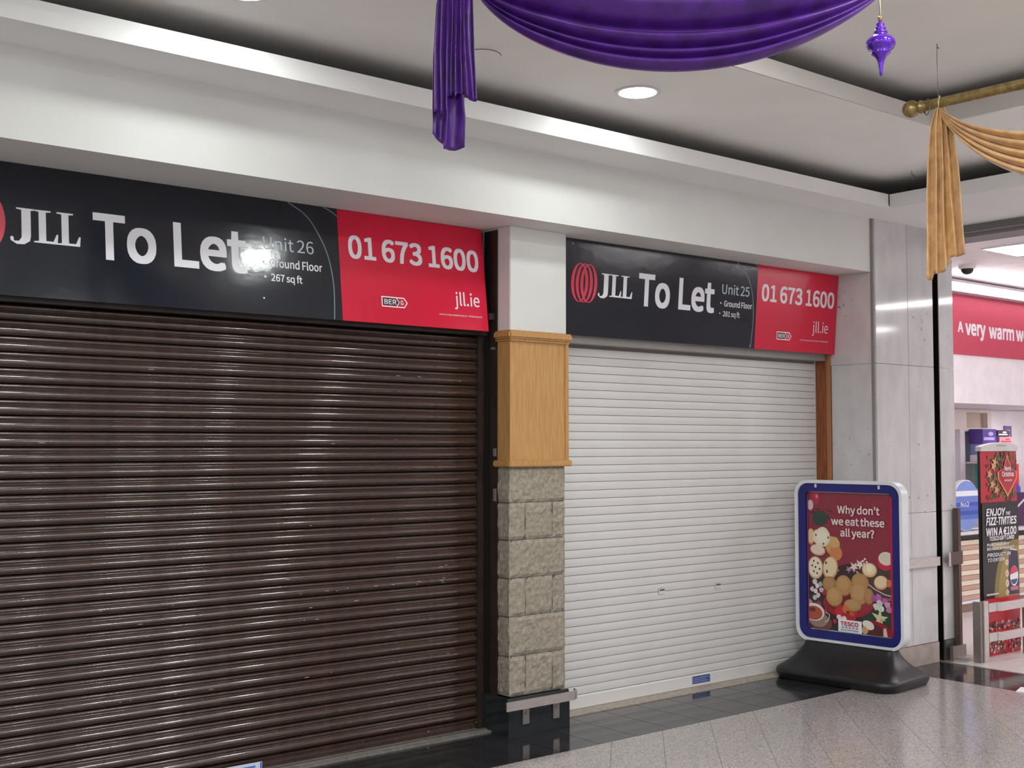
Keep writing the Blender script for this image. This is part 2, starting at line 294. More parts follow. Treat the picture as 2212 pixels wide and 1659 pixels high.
# ------------------------------------------------------------------ materials
M = {}
M['wall'] = mat('white_wall_paint', (216,215,213), .75, var=.03, scale=3, bump=.05, bscale=90)
M['ceil'] = mat('ceiling_paint', (246,244,241), .85, var=.03, scale=2)
M['soffit'] = mat('soffit_paint', (232,231,231), .8, var=.03, scale=2)
M['lip'] = mat('tray_lip_paint', (212,207,203), .85, var=.03, scale=2)
M['trough'] = mat('trough_shade_grey', (120,116,112), .9)  # greyed to set how the shade fades inside the coves
M['void_shade'] = mat('ceiling_void_shade', (14,13,12), .95, spec=.1)  # near black, paints the deep shade at the back of the coves
M['darkwall'] = mat('dark_wall', (30,24,22), .8)
M['tile'] = mat('polished_dark_tile', (48,48,51), .09, var=.35, scale=9, lo=.35, hi=.7, rvar=.03)
M['grout'] = mat('grout', (84,82,80), .8)
M['terr'] = speckle('terrazzo', (172,165,163), (138,130,128), (196,189,187), .15, scale=210, rv=.04)
M['shopfloor'] = mat('shop_floor', (214,208,206), .22, var=.06, scale=20)
M['marble'] = mat('grey_marble', (208,205,206), .07, var=.12, scale=5, lo=.35, hi=.62, stretch=(1.5,1.5,.7))
def add_pits(m, dark, scale, lo, hi, scale2=2.2):
    # sparse dark fossil pits and smudges, gathered in drifts
    nt = m.node_tree; n = nt.nodes; b = n['Principled BSDF']; old = b.inputs['Base Color'].links[0].from_socket
    tc = n.new('ShaderNodeTexCoord'); a = n.new('ShaderNodeTexNoise'); a.inputs['Scale'].default_value = scale; a.inputs['Detail'].default_value = 3; nt.links.new(tc.outputs['Object'], a.inputs['Vector'])
    c = n.new('ShaderNodeTexNoise'); c.inputs['Scale'].default_value = scale2; nt.links.new(tc.outputs['Object'], c.inputs['Vector'])
    ad = n.new('ShaderNodeMath'); ad.operation = 'MULTIPLY_ADD'; ad.inputs[1].default_value = .55; nt.links.new(c.outputs['Fac'], ad.inputs[0]); nt.links.new(a.outputs['Fac'], ad.inputs[2])
    r = n.new('ShaderNodeMapRange'); r.inputs[1].default_value = lo; r.inputs[2].default_value = hi; r.inputs[4].default_value = .75; nt.links.new(ad.outputs[0], r.inputs[0])
    mx = n.new('ShaderNodeMix'); mx.data_type = 'RGBA'; mx.inputs[7].default_value = (*lin(dark), 1); nt.links.new(r.outputs[0], mx.inputs[0]); nt.links.new(old, mx.inputs[6]); nt.links.new(mx.outputs[2], b.inputs['Base Color'])
add_pits(M['marble'], (104,98,98), 26, .98, 1.04)
M['stone'] = mat('split_stone', (168,158,144), .9, c2=(138,129,116), scale=45, lo=.3, hi=.66, bump=1, bscale=120, spec=.2)
M['oak'] = mat('honey_oak', (200,154,98), .38, c2=(176,128,74), scale=9, lo=.3, hi=.75, stretch=(9,9,.7), spec=.4)
M['oakdark'] = mat('orange_wood', (150,84,38), .4, c2=(120,62,26), scale=9, stretch=(9,9,.6))
M['granite'] = mat('black_granite', (44,48,50), .10, c2=(38,42,44), scale=12)
M['steel'] = mat('brushed_steel', (214,208,205), .3, metal=.9, var=.1, scale=40, stretch=(.3,.3,8))
M['steel2'] = mat('dull_steel', (158,150,146), .4, metal=.8, var=.1, scale=30)
M['brown'] = mat('brown_enamel', (70,50,42), .22, c2=(56,39,33), scale=14, lo=.3, hi=.7, coat=.9, rvar=.05)
M['brownflat'] = mat('dark_brown_paint', (50,37,32), .42, c2=(40,28,25), scale=12)
M['brownblack'] = mat('near_black_brown', (22,16,15), .6)
M['white'] = mat('white_shutter_paint', (216,213,212), .38, var=.04, scale=3, rvar=.05)
M['navy'] = mat('charcoal_board', (36,39,47), .11, var=.1, scale=3, bump=.12, bscale=14, rvar=.03)
M['red'] = mat('red_board', (212,24,60), .2, var=.04, scale=3, bump=.06, bscale=14)
M['ink'] = mat('white_print', (228,226,232), .3, var=.02)
M['inkblue'] = mat('pale_blue_print', (188,200,208), .3, var=.02)
M['line'] = mat('grey_blue_line', (110,134,146), .35)
M['print'] = print_mat('poster_print', .35)
M['brass'] = mat('antique_brass_paint', (160,138,88), .34, metal=.5, c2=(124,102,60), scale=30, lo=.35, hi=.65)
M['gold'] = mat('gold_satin', (206,162,103), .42, c2=(186,140,82), scale=18, sheen=.5, bump=.15, bscale=50)
M['purple'] = mat('purple_velvet', (76,24,124), .38, c2=(60,18,100), scale=14, sheen=.6, bump=.1, bscale=60)
M['purple'].node_tree.nodes['Principled BSDF'].inputs['Sheen Tint'].default_value = (.62,.30,.95,1); M['purple'].node_tree.nodes['Principled BSDF'].inputs['Sheen Roughness'].default_value = .3
M['glass'] = mat('purple_glass', (96,30,190), .06, metal=.55, coat=1)
M['cord'] = mat('cream_cord', (216,204,170), .7)
M['wire'] = mat('grey_wire', (120,116,114), .5, metal=.5)
M['frame'] = mat('white_plastic_frame', (226,226,232), .3)
M['blue'] = mat('royal_blue_bezel', (26,29,116), .3, c2=(22,24,100))
M['rubber'] = mat('black_moulded_plastic', (26,26,27), .38, c2=(20,20,21), scale=20, bump=.1, bscale=30)
M['lamp'] = emit('downlight_lens', (247,253,250), L_DOWN)
M['lamp_tray'] = emit('tray_downlight_lens', (247,253,250), L_TRAY)
M['tube'] = emit('shop_light', (255,250,252), L_TUBE)
M['shopwall'] = mat('shop_white_wall', (236,230,234), .6)
M['shopceil'] = mat('shop_ceiling', (232,224,226), .8)
M['header'] = mat('grey_shutter_box', (120,118,120), .5)
M['shopred'] = mat('shop_red', (188,62,86), .5, var=.03)
M['beige'] = mat('beige_slat', (232,220,196), .45)
M['pink'] = mat('pink_brown_slat', (196,162,146), .5)
M['black'] = mat('black', (20,18,18), .4)
M['bracket'] = mat('brown_steel', (98,82,78), .4, metal=.3)

# ------------------------------------------------------------------ floor
GR = -.003
floor = struct(B((-8,-7,-.12), (18,9,GR)).build('floor', M['grout']))
PIT = .277
def slab(name, poly, m, z0=GR, z1=0.0):
    return MB().prism(poly, z0, z1, lambda u,v,t: (u,v,t)).build(name, m, floor, bevel=0)
g = .0016
xs = [7.52]; 
while xs[-1] > 2.4: xs.append(xs[-1]-PIT)
xs = [x+.013 for x in xs[1:]]; xs = [7.52]+xs          # joint through x = 3.83
for (ya, yb) in ((4.735,5.02),(5.02,5.305)):
    for b_, a_ in zip(xs[:-1], xs[1:]):
        slab('tile', [(a_+g,ya+g),(b_-g,ya+g),(b_-g,yb-g),(a_+g,yb-g)], M['tile'])
ys = [4.92-.285*k for k in range(10)]
for (xa, xb) in ((7.52,7.81),(7.81,8.10)):
    for b_, a_ in zip(ys[:-1], ys[1:]):
        slab('tile', [(xa+g,a_+g),(xb-g,a_+g),(xb-g,b_-g),(xa+g,b_-g)], M['tile'])
g = .0009
S2 = PIT/math.sqrt(2); ox, oy = 4.802, 4.574
for i in range(-16, 17):
    for j in range(-16, 17):
        # rows of tiles laid on the diagonal
        cx = ox+(i*S2)+(j*S2)+0; cy = oy+(i*S2)-(j*S2)-S2
        h = S2-g*1.414
        p = clip([(cx-h,cy),(cx,cy-h),(cx+h,cy),(cx,cy+h)], 3.1, 7.518, 2.55, 4.733)
        if len(p) >= 3: slab('terrazzo_tile', p, M['terr'])
fm = MB()
for a, b in (((-8,-7,GR),(3.1,4.735,0)), ((3.1,-7,GR),(7.52,2.55,0)), ((-8,4.735,GR),(xs[-1],5.305,0)), ((7.52,-7,GR),(8.10,ys[-1],0))): fm.box(a, b)
fm.build('far_terrazzo', M['terr'], floor)
B((8.10,-7,GR), (18,9,0)).build('shop_floor', M['shopfloor'], floor)
B((8.095,-7,0), (8.125,4.92,.003)).build('threshold_strip', M['steel'], floor)
fb = B((1.2,5.305,GR), (4.21,5.50,.010)).build('shutter_sill', mat('grey_sill', (124,120,116), .6, var=.25, scale=30), floor)
B((1.2,5.345,.010), (4.21,5.37,.016)).build('sill_rib', M['steel2'], floor)
B((4.66,5.305,GR), (7.335,5.50,.006)).build('shutter_sill', mat('beige_sill', (176,164,152), .55, var=.2, scale=30), floor)

# ------------------------------------------------------------------ walls and ceiling
wb = MB().box((-8,4.95,2.82), (7.338,5.95,3.40))
struct(wb.build('wall_back', M['wall']))
struct(B((7.338,4.952,3.206), (8.11,5.2,3.40)).build('trim_4', M['wall']))
struct(B((-8,5.56,0), (8.2,5.62,2.815)).build('wall_rear', M['darkwall']))
struct(B((-8,4.952,0), (.9,5.5,2.82)).build('wall_left', M['wall']))
struct(B((8.36,-7.1,0), (18,-7,3.75)).build('wall_front', M['wall']))
cl = MB().box((-8,3.71,3.40), (8.11,4.952,3.43)).box((6.11,-7,3.40), (8.11,3.71,3.43))
ceil = struct(cl.build('ceiling', M['ceil']))
B((-8,-2.4,3.60), (6.7,4.3,3.63)).build('tray_panel', M['ceil'], ceil)
# lips round the raised tray, with a slot above each, its back painted dark as shade
MB().box((-8,3.698,3.40), (6.098,3.7098,3.49)).box((6.098,-7,3.40), (6.1098,3.7098,3.49)).build('tray_lip', M['lip'], ceil)
MB().box((-8,4.29,3.431), (6.7,4.30,3.60)).box((6.69,-7,3.431), (6.7,4.29,3.60)).build('tray_void_shade', M['void_shade'], ceil)
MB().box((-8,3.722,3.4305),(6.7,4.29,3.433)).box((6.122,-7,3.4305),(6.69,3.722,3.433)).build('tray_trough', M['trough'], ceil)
tr1 = MB().box((-8,4.64,3.20), (7.115,4.952,3.215)).box((-8,4.64,3.215), (7.115,4.652,3.294))
struct(tr1.build('trim_1', M['soffit']))
tr2 = MB().box((7.115,-7,3.20), (8.11,4.952,3.215)).box((7.115,-7,3.215), (7.127,4.652,3.294)).box((7.103,4.64,3.215),(7.127,4.652,3.294))
struct(tr2.build('trim_2', M['soffit']))
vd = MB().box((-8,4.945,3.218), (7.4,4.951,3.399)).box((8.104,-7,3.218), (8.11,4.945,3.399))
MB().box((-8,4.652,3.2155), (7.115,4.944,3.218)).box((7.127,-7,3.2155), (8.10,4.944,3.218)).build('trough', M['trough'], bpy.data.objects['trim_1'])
struct(vd.build('trim_3', M['void_shade']))  # cove backs coloured dark so the gap over the cornice reads black
# entrance header of the shop on the right: shutter box with a slot
wr = struct(B((8.11,-7,3.11), (8.36,4.92,3.75)).build('wall_right', M['header']))
B((8.10,-7,3.135), (8.11,4.92,3.15)).build('slot_rail', M['steel2'], wr)

# ------------------------------------------------------------------ pilaster between the two shops
pil = thing('pilaster', 'square pilaster with oak panelling above rough stone blocks, between the two shuttered shops', 'pillar', (4.21,5.16,0))
def pb(name, a, b, m, **k): return B([a[0]-4.21,a[1]-5.16,a[2]], [b[0]-4.21,b[1]-5.16,b[2]]).build(name, m, pil, **k)
pb('plaster_head', (4.215,5.165,2.232), (4.636,5.55,2.82), M['wall'], bevel=.004)
pb('oak_panel', (4.212,5.162,1.50), (4.636,5.282,2.20), M['oak'])
pb('oak_stile', (4.618,5.154,1.50), (4.643,5.285,2.19), M['oak'])
pb('oak_cap', (4.190,5.135,2.188), (4.662,5.29,2.232), M['oak'], bevel=.01)
pb('cap_bead', (4.203,5.148,2.172), (4.650,5.288,2.188), M['oak'], bevel=.005)
pb('oak_base', (4.190,5.135,1.472), (4.655,5.29,1.508), M['oak'], bevel=.006)
pb('stone_core', (4.224,5.172,.21), (4.616,5.55,1.472), M['grout'])
def stone(x0, x1, z0, z1, left, right, seed):
    """one split-faced block: front grid pushed out by noise, edges chipped back"""
    nx = max(4, int((x1-x0)/.02)); nz = 11; nd = 5; mb = MB(); y0 = 5.162
    def f(u, v):
        x = x0+(x1-x0)*u; z = z0+(z1-z0)*v
        e = min(min(u if left else u*1.6, 1-u)*(x1-x0), min(v,1-v)*(z1-z0))
        ch = max(0, 1-e/.016)
        d = noise.noise(Vector((x*28+seed, z*28, seed*.7)))*.008+noise.noise(Vector((x*75, z*75+seed, 3)))*.004
        jx = noise.noise(Vector((z*40, seed, 1)))*.004
        return (x-4.21+(jx if (u in (0,1)) else 0), y0-5.16-d*(1-.5*ch)+ch*.010, z)
    mb.grid(f, nx, nz)
    if left:
        def l(u, v):
            y = 5.162+.11*(1-u); z = z0+(z1-z0)*v
            if u == 1: return f(0, v)
            d = noise.noise(Vector((y*30, z*30, seed)))*.006
            return (x0-4.21-d+(.006 if min(v,1-v) < .03 else 0), y-5.16, z)
        mb.grid(l, nd, nz)
    if right: mb.grid(lambda u, v: (lambda p: (p[0], p[1]+.11*u, p[2]))(f(1, v)), 2, nz)
    for vv in (0, 1): mb.grid(lambda u, v: (lambda p: (p[0], p[1]+.10*v, p[2]))(f(u, vv)), nx, 1)
    return mb.build('stone_block', M['stone'], pil)
zc = [.213,.430,.647,.858,1.068,1.274,1.471]
for k in range(6):
    z0, z1 = zc[k]+.0015, zc[k+1]-.0015
    if k % 2 == 1 or k == 5: stone(4.214, 4.624, z0, z1, True, True, k*3.7)
    else:
        cuts = [4.214, 4.331, 4.530, 4.624]
        for q in range(3): stone(cuts[q]+(.0012 if q else 0), cuts[q+1]-(.0012 if q < 2 else 0), z0, z1, q == 0, q == 2, k*3.7+q*1.3)
MB().prism([(0,0),(0,.185),(.012,.205),(.40,.205),(.40,0)], 4.196-4.21, 4.645-4.21, lambda u,v,t: (t,u-.005,v)).build('plinth', M['granite'], pil)
# steel bumper rail round the plinth
br = thing('bumper_rail', 'brushed steel bumper rail round the foot of the stone pilaster', 'rail', (4.14,5.10,.178))
path = [(0,0),(.462,0),(.498,.003),(.540,.030),(.548,.056)]
rl = MB()
pts = path+[(p[0]-(.004 if i > 2 else 0), p[1]+.008) for i, p in reversed(list(enumerate(path)))]
rl.prism(pts, -.025, .025, lambda u,v,t: (u,v,t)).build('rail', M['steel'], br)
for x in (.150, .372):
    MB().box((x,.006,-.025), (x+.046,.052,-.015)).box((x,.044,-.12), (x+.046,.051,-.015)).build('bracket', M['steel2'], br)
    MB().lathe([(.006,0),(.006,.004)], (x+.023,.040,-.06), 8, 'y').build('bolt', M['steel2'], br)

# ------------------------------------------------------------------ marble pier at the corner
mp = thing('marble_pier', 'polished grey marble pier with a black vertical slot, at the corner by the shop entrance', 'pillar', (7.34,4.92,0))
def mpb(name, a, b, m=None, bev=.0015): return B([a[0]-7.34,a[1]-4.92,a[2]], [b[0]-7.34,b[1]-4.92,b[2]]).build(name, m or M['marble'], mp, bevel=bev)
mpb('core', (7.37,4.95,0), (8.08,5.48,3.0), M['darkwall'], 0)
zj = [.15,1.10,2.17,3.205]
for z0, z1 in zip(zj[:-1], zj[1:]):
    for x0, x1 in ((7.352,7.752),(7.755,8.085)): mpb('marble_panel', (x0,4.92,z0+.0012), (x1,4.95,z1-.0012))
    mpb('marble_panel', (8.165,4.92,z0+.0012), (8.36,5.10,z1-.0012 if z1 < 3.1 else 3.108))
    if z0 < 2: mpb('marble_panel', (7.34,4.952,z0+.0012), (7.368,5.292,z1-.0012))
mpb('marble_panel', (7.34,4.952,2.17), (7.368,5.30,2.82))
mpb('corner_bead', (7.338,4.935,.15), (7.352,4.952,3.2), mat('dark_joint', (140,134,132), .6), 0)
sk = mat('pinkish_skirting_stone', (176,160,152), .15, var=.15, scale=12)
mpb('skirting', (7.345,4.912,0), (8.085,4.95,.148), sk); mpb('skirting', (8.165,4.912,0), (8.36,5.1,.148), mat('grey_steel_skirting', (120,116,112), .35, metal=.5))
mpb('slot', (8.085,5.02,0), (8.165,5.06,3.11), M['black'], 0)
mpb('slot_edge', (8.083,4.925,0), (8.089,5.02,3.11), M['black'], 0); mpb('slot_edge', (8.161,4.925,0), (8.167,5.02,3.11), M['black'], 0)

rm = thing('bumper_rail', 'flat steel bumper rail across the marble pier behind the pavement sign', 'rail', (7.5,4.885,.74))
MB().prism([(0,0),(.57,0),(.575,.035),(.567,.035),(.562,.008),(0,.008)], -.032, .032, lambda u,v,t: (u,v,t)).build('rail', M['steel'], rm)
B((.05,.008,-.03), (.09,.035,.03)).build('bracket', M['steel2'], rm)
rc = thing('entrance_guard', 'brown steel guard post with a bracket on the marble edge of the shop entrance', 'guard', (8.285,4.90,0))
B((0.005,-.03,.02), (.05,.01,1.12)).build('post', M['bracket'], rc, bevel=.004)
MB().prism([(-.12,0),(.055,0),(.055,-.008),(-.128,-.008),(-.128,.0)], .705, .80, lambda u,v,t: (u,v-.03,t)).build('bracket', M['bracket'], rc)
B((-.145,-.045,.70), (-.12,-.03,.80)).build('bracket_end', M['steel'], rc)
B((-.12,-.05,0), (.06,-.022,.11)).build('foot_plate', M['steel2'], rc)
MB().prism([(-.12,-.05),(.12,-.05),(.12,-.12),(-.10,-.12)], .0, .03, lambda u,v,t: (u,v,t)).build('foot_wedge', M['steel'], rc)

# ------------------------------------------------------------------ brown ribbed shutter on the left
sh = thing('roller_shutter', 'dark brown ribbed steel roller shutter closed on the left shop', 'shutter', (1.3,5.42,0))
PB = .0692; XL0, XL1 = 0, 2.868
def rib_profile():
    P = []
    for k in range(13): t = k/12; P.append((-.001-.0175*math.sin(math.pi*t)**.8, .0015+.0435*t))       # broad bulge
    for k in range(8): t = k/7; P.append((-.0005-.0088*math.sin(math.pi*t)**.8, .0475+.0195*t))      # narrow bead
    return P+[(.006,.067),(.006,.0015)]
rp = MB().prism(rib_profile(), XL0, XL1, lambda u,v,t: (t,u,v)).mesh('slat', M['brown'], smooth=math.radians(62))
for k in range(31):
    link('slat', rp, sh, (0, 0, .064+k*PB))
MB().prism([(-.012,.012),(-.012,.052),(-.022,.056),(-.022,.064),(.008,.064),(.008,.012)], XL0, XL1, lambda u,v,t: (t,u,v)).build('bottom_bar', M['brown'], sh)
B((2.865,-.03,0), (2.912,.04,2.30)).build('guide', M['brownflat'], sh, bevel=.003)
B((-.1,-.06,2.215), (2.91,.0,2.255)).build('hood_edge', M['brownflat'], sh)
B((-.1,-.01,2.25), (2.91,.10,2.81)).build('hood', M['brownblack'], sh)
lb = MB(); lb.box((1.335,-.0245,.012), (1.536,-.0225,.048)); lb.build('white_label', mat('pale_blue_label', (206,216,236), .3), sh)
pt = Paint(.0247); pt.rect(1.338,.014,1.345,.046,(60,90,190)); pt.rect(1.526,.014,1.533,.046,(40,60,180)); pt.rect(1.38,.024,1.50,.034,(90,120,200)); pt.build('label_print', M['print'], sh)
for x in (2.53, 2.86): MB().lathe([(.004,0),(.005,.004)], (x,-.0265,.045), 8, 'y').build('screw', M['steel'], sh)
rnd = random.Random(3)
sc = MB()
for k in range(46):
    x = rnd.uniform(.35,2.8); row = rnd.choice([9,10,10,11,11,11,12,22,27,5,16]); z = .064+row*PB+.024+rnd.uniform(-.012,.012); l = rnd.uniform(.004,.028); a = rnd.uniform(-.2,1.0)
    y = -.0188-.0 ; sc.box((x,y,z), (x+l,y+.001,z+.0022))
sc.build('scratches', mat('paint_chips', (176,164,158), .6), sh)['kind'] = 'stuff'
fr = thing('shutter_frame', 'dark brown steel post and recess beside the brown shutter', 'post', (4.16,5.27,0))
B((.045,0,0), (.052,.06,2.81)).build('post', M['brownflat'], fr, bevel=.002)
B((.046,.06,0), (.050,.116,2.81)).build('recess_lining', M['brownblack'], fr)
B((.008,.02,2.30), (.045,.10,2.335)).build('crossbar', M['brownflat'], fr)
for z, hh in ((1.53,.045), (1.28,.07)): B((.040,.005,z), (.045,.028,z+hh)).build('lock_plate', M['steel'], fr)
B((.036,.022,2.13), (.045,.045,2.145)).build('bolt', M['steel'], fr)

# ------------------------------------------------------------------ white flat-slat shutter on the right
ws = thing('roller_shutter', 'white flat-slat roller shutter closed on the right shop', 'shutter', (4.70,5.43,0))
PW = .0512; W1 = 2.622
def flat_profile(h):
    P = []
    for k in range(6): t = k/5; P.append((-.006-.0022*math.sin(math.pi*t), .002+(h-.004)*t))
    return P+[(.001,h-.001),(.001,.001)]
wm = MB().prism(flat_profile(PW), 0, W1, lambda u,v,t: (t,u,v)).mesh('slat', M['white'], smooth=math.radians(40))
for k in range(41): link('slat', wm, ws, (0,0,.088+k*PW))
MB().prism([(-.012,.008),(-.012,.078),(-.007,.086),(.004,.086),(.004,.008)], 0, W1, lambda u,v,t: (t,u,v)).build('bottom_bar', M['white'], ws)
B((0,-.006,0), (W1,.004,.008)).build('rubber_seal', M['black'], ws)
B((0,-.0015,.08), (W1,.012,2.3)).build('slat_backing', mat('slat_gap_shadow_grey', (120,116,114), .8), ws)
B((W1-.003,-.012,.0), (W1+.008,.02,2.24)).build('guide', mat('grey_guide', (196,190,186), .5), ws)
B((0,-.10,2.205), (W1,-.0,2.30)).build('hood', mat('grey_hood', (150,146,143), .5), ws)
for x, z in ((.965,.640), (1.51,.634)):
    lk = B((x-.012,-.0105,z-.008), (x+.052,-.0075,z+.034)).build('lock_plate', M['white'], ws, bevel=.002)
    B((x-.002,-.0115,z+.016), (x+.044,-.0104,z+.026)).build('key_slot', mat('slot_grey', (92,86,84), .5), lk)
lb = B((1.262,-.0145,.026), (1.438,-.0122,.074)).build('blue_label', mat('label_blue', (64,82,140), .3), ws)
pt = Paint(.0147)
for k in range(3): pt.rect(1.275,.060-k*.012,1.275+(.15,.12,.14)[k],.064-k*.012,(150,165,205))
pt.rect(1.262,.024,1.265,.076,(220,222,230)); pt.rect(1.435,.024,1.438,.076,(220,222,230)); pt.build('label_print', M['print'], ws)
jb = thing('door_jamb', 'orange-brown wooden jamb between the white shutter and the marble return', 'jamb', (7.322,5.30,0))
B((0,0,0), (.018,.115,2.27)).build('board', M['oakdark'], jb); B((-.004,-.006,0), (.016,.02,2.27)).build('bead', mat('pale_bead_wood', (168,112,70), .5), jb)

# ------------------------------------------------------------------ To Let boards
def board(name, label, tl, tr, bl, w, h, xred):
    e1 = (tr-tl).normalized(); e2 = (tl-bl); e2 = (e2-e2.dot(e1)*e1).normalized(); n = e2.cross(e1)*-1   # n points into the shop
    n = Vector((e1.y*e2.z-e1.z*e2.y, e1.z*e2.x-e1.x*e2.z, e1.x*e2.y-e1.y*e2.x))*-1
    o = thing(name, label, 'sign', tuple(tl)); R = Matrix((e1, n, e2)).transposed().to_4x4(); R.translation = tl; o.matrix_world = R
    B((0,0,-h), (xred,.006,0)).build('dark_panel', M['navy'], o)
    B((xred,0,-h), (w,.006,0)).build('red_panel', M['red'], o)
    return o
def arc(o, pts, wd=.006):
    p = Paint(.0004); 
    # smooth the polyline
    q = pts
    for _ in range(3):
        r = [q[0]]
        for a, b in zip(q[:-1], q[1:]): r += [(a[0]*.75+b[0]*.25, a[1]*.75+b[1]*.25), (a[0]*.25+b[0]*.75, a[1]*.25+b[1]*.75)]
        q = r+[q[-1]]
    p.band(q, wd, (110,134,146)); p.c = [None]*len(p.f); p.build('curved_line', M['line'], o)
def logo(o, x0, x1, z0, z1):
    """three interlaced upright rings"""
    m = mat('logo_red', (214,52,78), .35); W_ = x1-x0; rw = W_*.655/2; rh = (z1-z0)/2; t = W_*.115
    for k in range(3):
        cx = x0+rw+k*(W_-2*rw)/2; N = 36; mb = MB(); d = -.0006-k*.0002
        for i in range(N):
            a = 2*math.pi*i/N; mb.v += [(cx+rw*math.cos(a), d, (z0+z1)/2+rh*math.sin(a)), (cx+(rw-t)*math.cos(a), d, (z0+z1)/2+(rh-t*.25)*math.sin(a))]
        for i in range(N): a = 2*i; b = 2*((i+1)%N); mb.f.append((a,b,b+1,a+1)); mb.c.append(None)
        mb.build('logo_ring', m, o)
def serif_jll(o, x0, x1, z0, cap):
    """bold serif initials: J drops below the line with a ball-ended hook"""
    K = cap; m = M['ink']; wd = x1-x0
    def L(x, w_):
        p = MB(); st = w_*.30; xs_ = x+w_*.20
        poly = [(x,0),(x,.04),(xs_-.0*K/K,.06),(xs_,.94),(x,.96),(x,1),(xs_+st+w_*.20,1),(xs_+st+w_*.20,.96),(xs_+st,.94),(xs_+st,.075),(x+w_*.80,.075),(x+w_*.93,.30),(x+w_,.30),(x+w_*.965,0)]
        p.add([(u, -.0008, z0+v*K) for u, v in poly], [(0,1,2,12,13) if False else tuple(range(14))]); p.build('lettering', m, o)
    def J(x, w_):
        p = MB(); st = w_*.36; xr = x+w_*.80; xl = xr-st
        out = [(xl-w_*.20,1),(xl-w_*.20,.96),(xl,.94),(xl,.12)]
        inn = [(xl-w_*.10,.0),(xl-w_*.30,-.01),(x+w_*.13,.10),(x+w_*.06,.13),(x,.09),(x+w_*.02,.0),(x+w_*.25,-.10),(xl+w_*.10,-.09),(xr-w_*.04,.02),(xr,.18)]
        top = [(xr,.94),(xr+w_*.20,.96),(xr+w_*.20,1)]
        poly = out+inn+top; p.add([(u, -.0008, z0+v*K) for u, v in poly], [tuple(range(len(poly)))]); p.build('lettering', m, o)
    J(x0, wd*.36); L(x0+wd*.33, wd*.345); L(x0+wd*.655, wd*.345)
def ber(o, x0, x1, z0, z1):
    h = z1-z0; t = h*.1; p = Paint(.0006, .0002)
    ar = lambda i: [(x0+i,z0+i),(x1-h*.38-i*.4,z0+i),(x1-i*1.3,(z0+z1)/2),(x1-h*.38-i*.4,z1-i),(x0+i,z1-i)]
    p.poly(ar(0), (240,240,244)); p.poly(ar(t), (196,24,54)); xm = x0+(x1-x0)*.56
    p.poly([(x0+t*1.6,z0+t*1.6),(xm,z0+t*1.6),(xm+h*.28,(z0+z1)/2),(xm,z1-t*1.6),(x0+t*1.6,z1-t*1.6)], (28,28,34))
    p.band([(xm+h*.02,z0+t),(xm+h*.32,(z0+z1)/2),(xm+h*.02,z1-t)], t*.8, (240,240,244))
    p.build('rating_arrow', M['print'], o)
    text('BER', x0+t*2.2, z0+h*.28, h*.44, o, M['ink'], width=(xm-x0)-t*2.2, bold=.03, off=.0018)
    text('G', xm+h*.46, z0+h*.30, h*.40, o, M['ink'], width=h*.34, bold=.03, off=.0018)

s1 = board('let_board', 'large dark and red letting board above the brown shutter', Vector((1.15,5.365,2.818)), Vector((4.16,5.365,2.818)), Vector((1.15,5.295,2.235)), 3.016, .590, 2.066)
serif_jll(s1, .427, .730, -.346, .148); logo(s1, .175, .408, -.40, -.14)
text('To', .786, -.385, .200, s1, M['ink'], width=.300, bold=.036)
text('Let', 1.146, -.385, .200, s1, M['ink'], width=.392, bold=.036)
text('Unit 26', 1.622, -.258, .0635, s1, M['inkblue'], width=.297, bold=-.003)
text('• Ground Floor', 1.605, -.345, .0405, s1, M['ink'], width=.354, bold=.022)
text('• 267 sq ft', 1.612, -.4165, .0345, s1, M['ink'], width=.229, bold=.022)
text('01 673 1600', 2.118, -.250, .114, s1, M['ink'], width=.862, bold=.036)
ber(s1, 2.309, 2.475, -.4985, -.442)
text('jll.ie', 2.795, -.4548, .070, s1, M['ink'], width=.172, bold=.012)
text('Jones Lang LaSalle Ireland - PSRA 002273', 2.678, -.517, .0085, s1, M['ink'], width=.299, bold=.01)
arc(s1, [(1.781,-.001), (1.890,-.0556), (1.962,-.168), (2.004,-.268), (2.024,-.40), (2.022,-.50), (2.0165,-.588)])
arc(s1, [(1.985,-.001), (2.035,-.018), (2.065,-.041)])
MB().lathe([(.006,0),(.004,-.004)], (1.6212,-.001,-.508), 8, 'y').build('screw', M['steel'], s1)
s2 = board('let_board', 'smaller dark and red letting board with an interlaced ring emblem above the white shutter', Vector((4.705,5.250,2.818)), Vector((7.325,5.215,2.818)), Vector((4.705,5.294,2.255)), 2.63, .572, 1.742)
serif_jll(s2, .280, .568, -.322, .137); logo(s2, .062, .272, -.372, -.139)
text('To', .620, -.352, .190, s2, M['ink'], width=.286, bold=.036)
text('Let', .964, -.350, .190, s2, M['ink'], width=.352, bold=.036)
text('Unit 25', 1.382, -.224, .0625, s2, M['inkblue'], width=.286, bold=.004)
text('• Ground Floor', 1.360, -.306, .037, s2, M['ink'], width=.336, bold=.016)
text('• 281 sq ft', 1.355, -.372, .033, s2, M['ink'], width=.220, bold=.013)
text('01 673 1600', 1.787, -.238, .108, s2, M['ink'], width=.810, bold=.034)
ber(s2, 1.970, 2.130, -.496, -.440)
text('jll.ie', 2.362, -.424, .074, s2, M['ink'], width=.180, bold=-.006)
text('Jones Lang LaSalle Ireland - PSRA 002273', 2.222, -.489, .0085, s2, M['ink'], width=.325, bold=.01)
arc(s2, [(1.528,-.001), (1.640,-.083), (1.695,-.190), (1.714,-.300), (1.716,-.42), (1.700,-.571)])
arc(s2, [(1.712,-.001), (1.742,-.016)], .005)
for x in (.06, 1.69): MB().lathe([(.005,0),(.004,-.003)], (x,-.001,-.03 if x < 1 else -.555), 8, 'y').build('screw', M['steel'], s2)

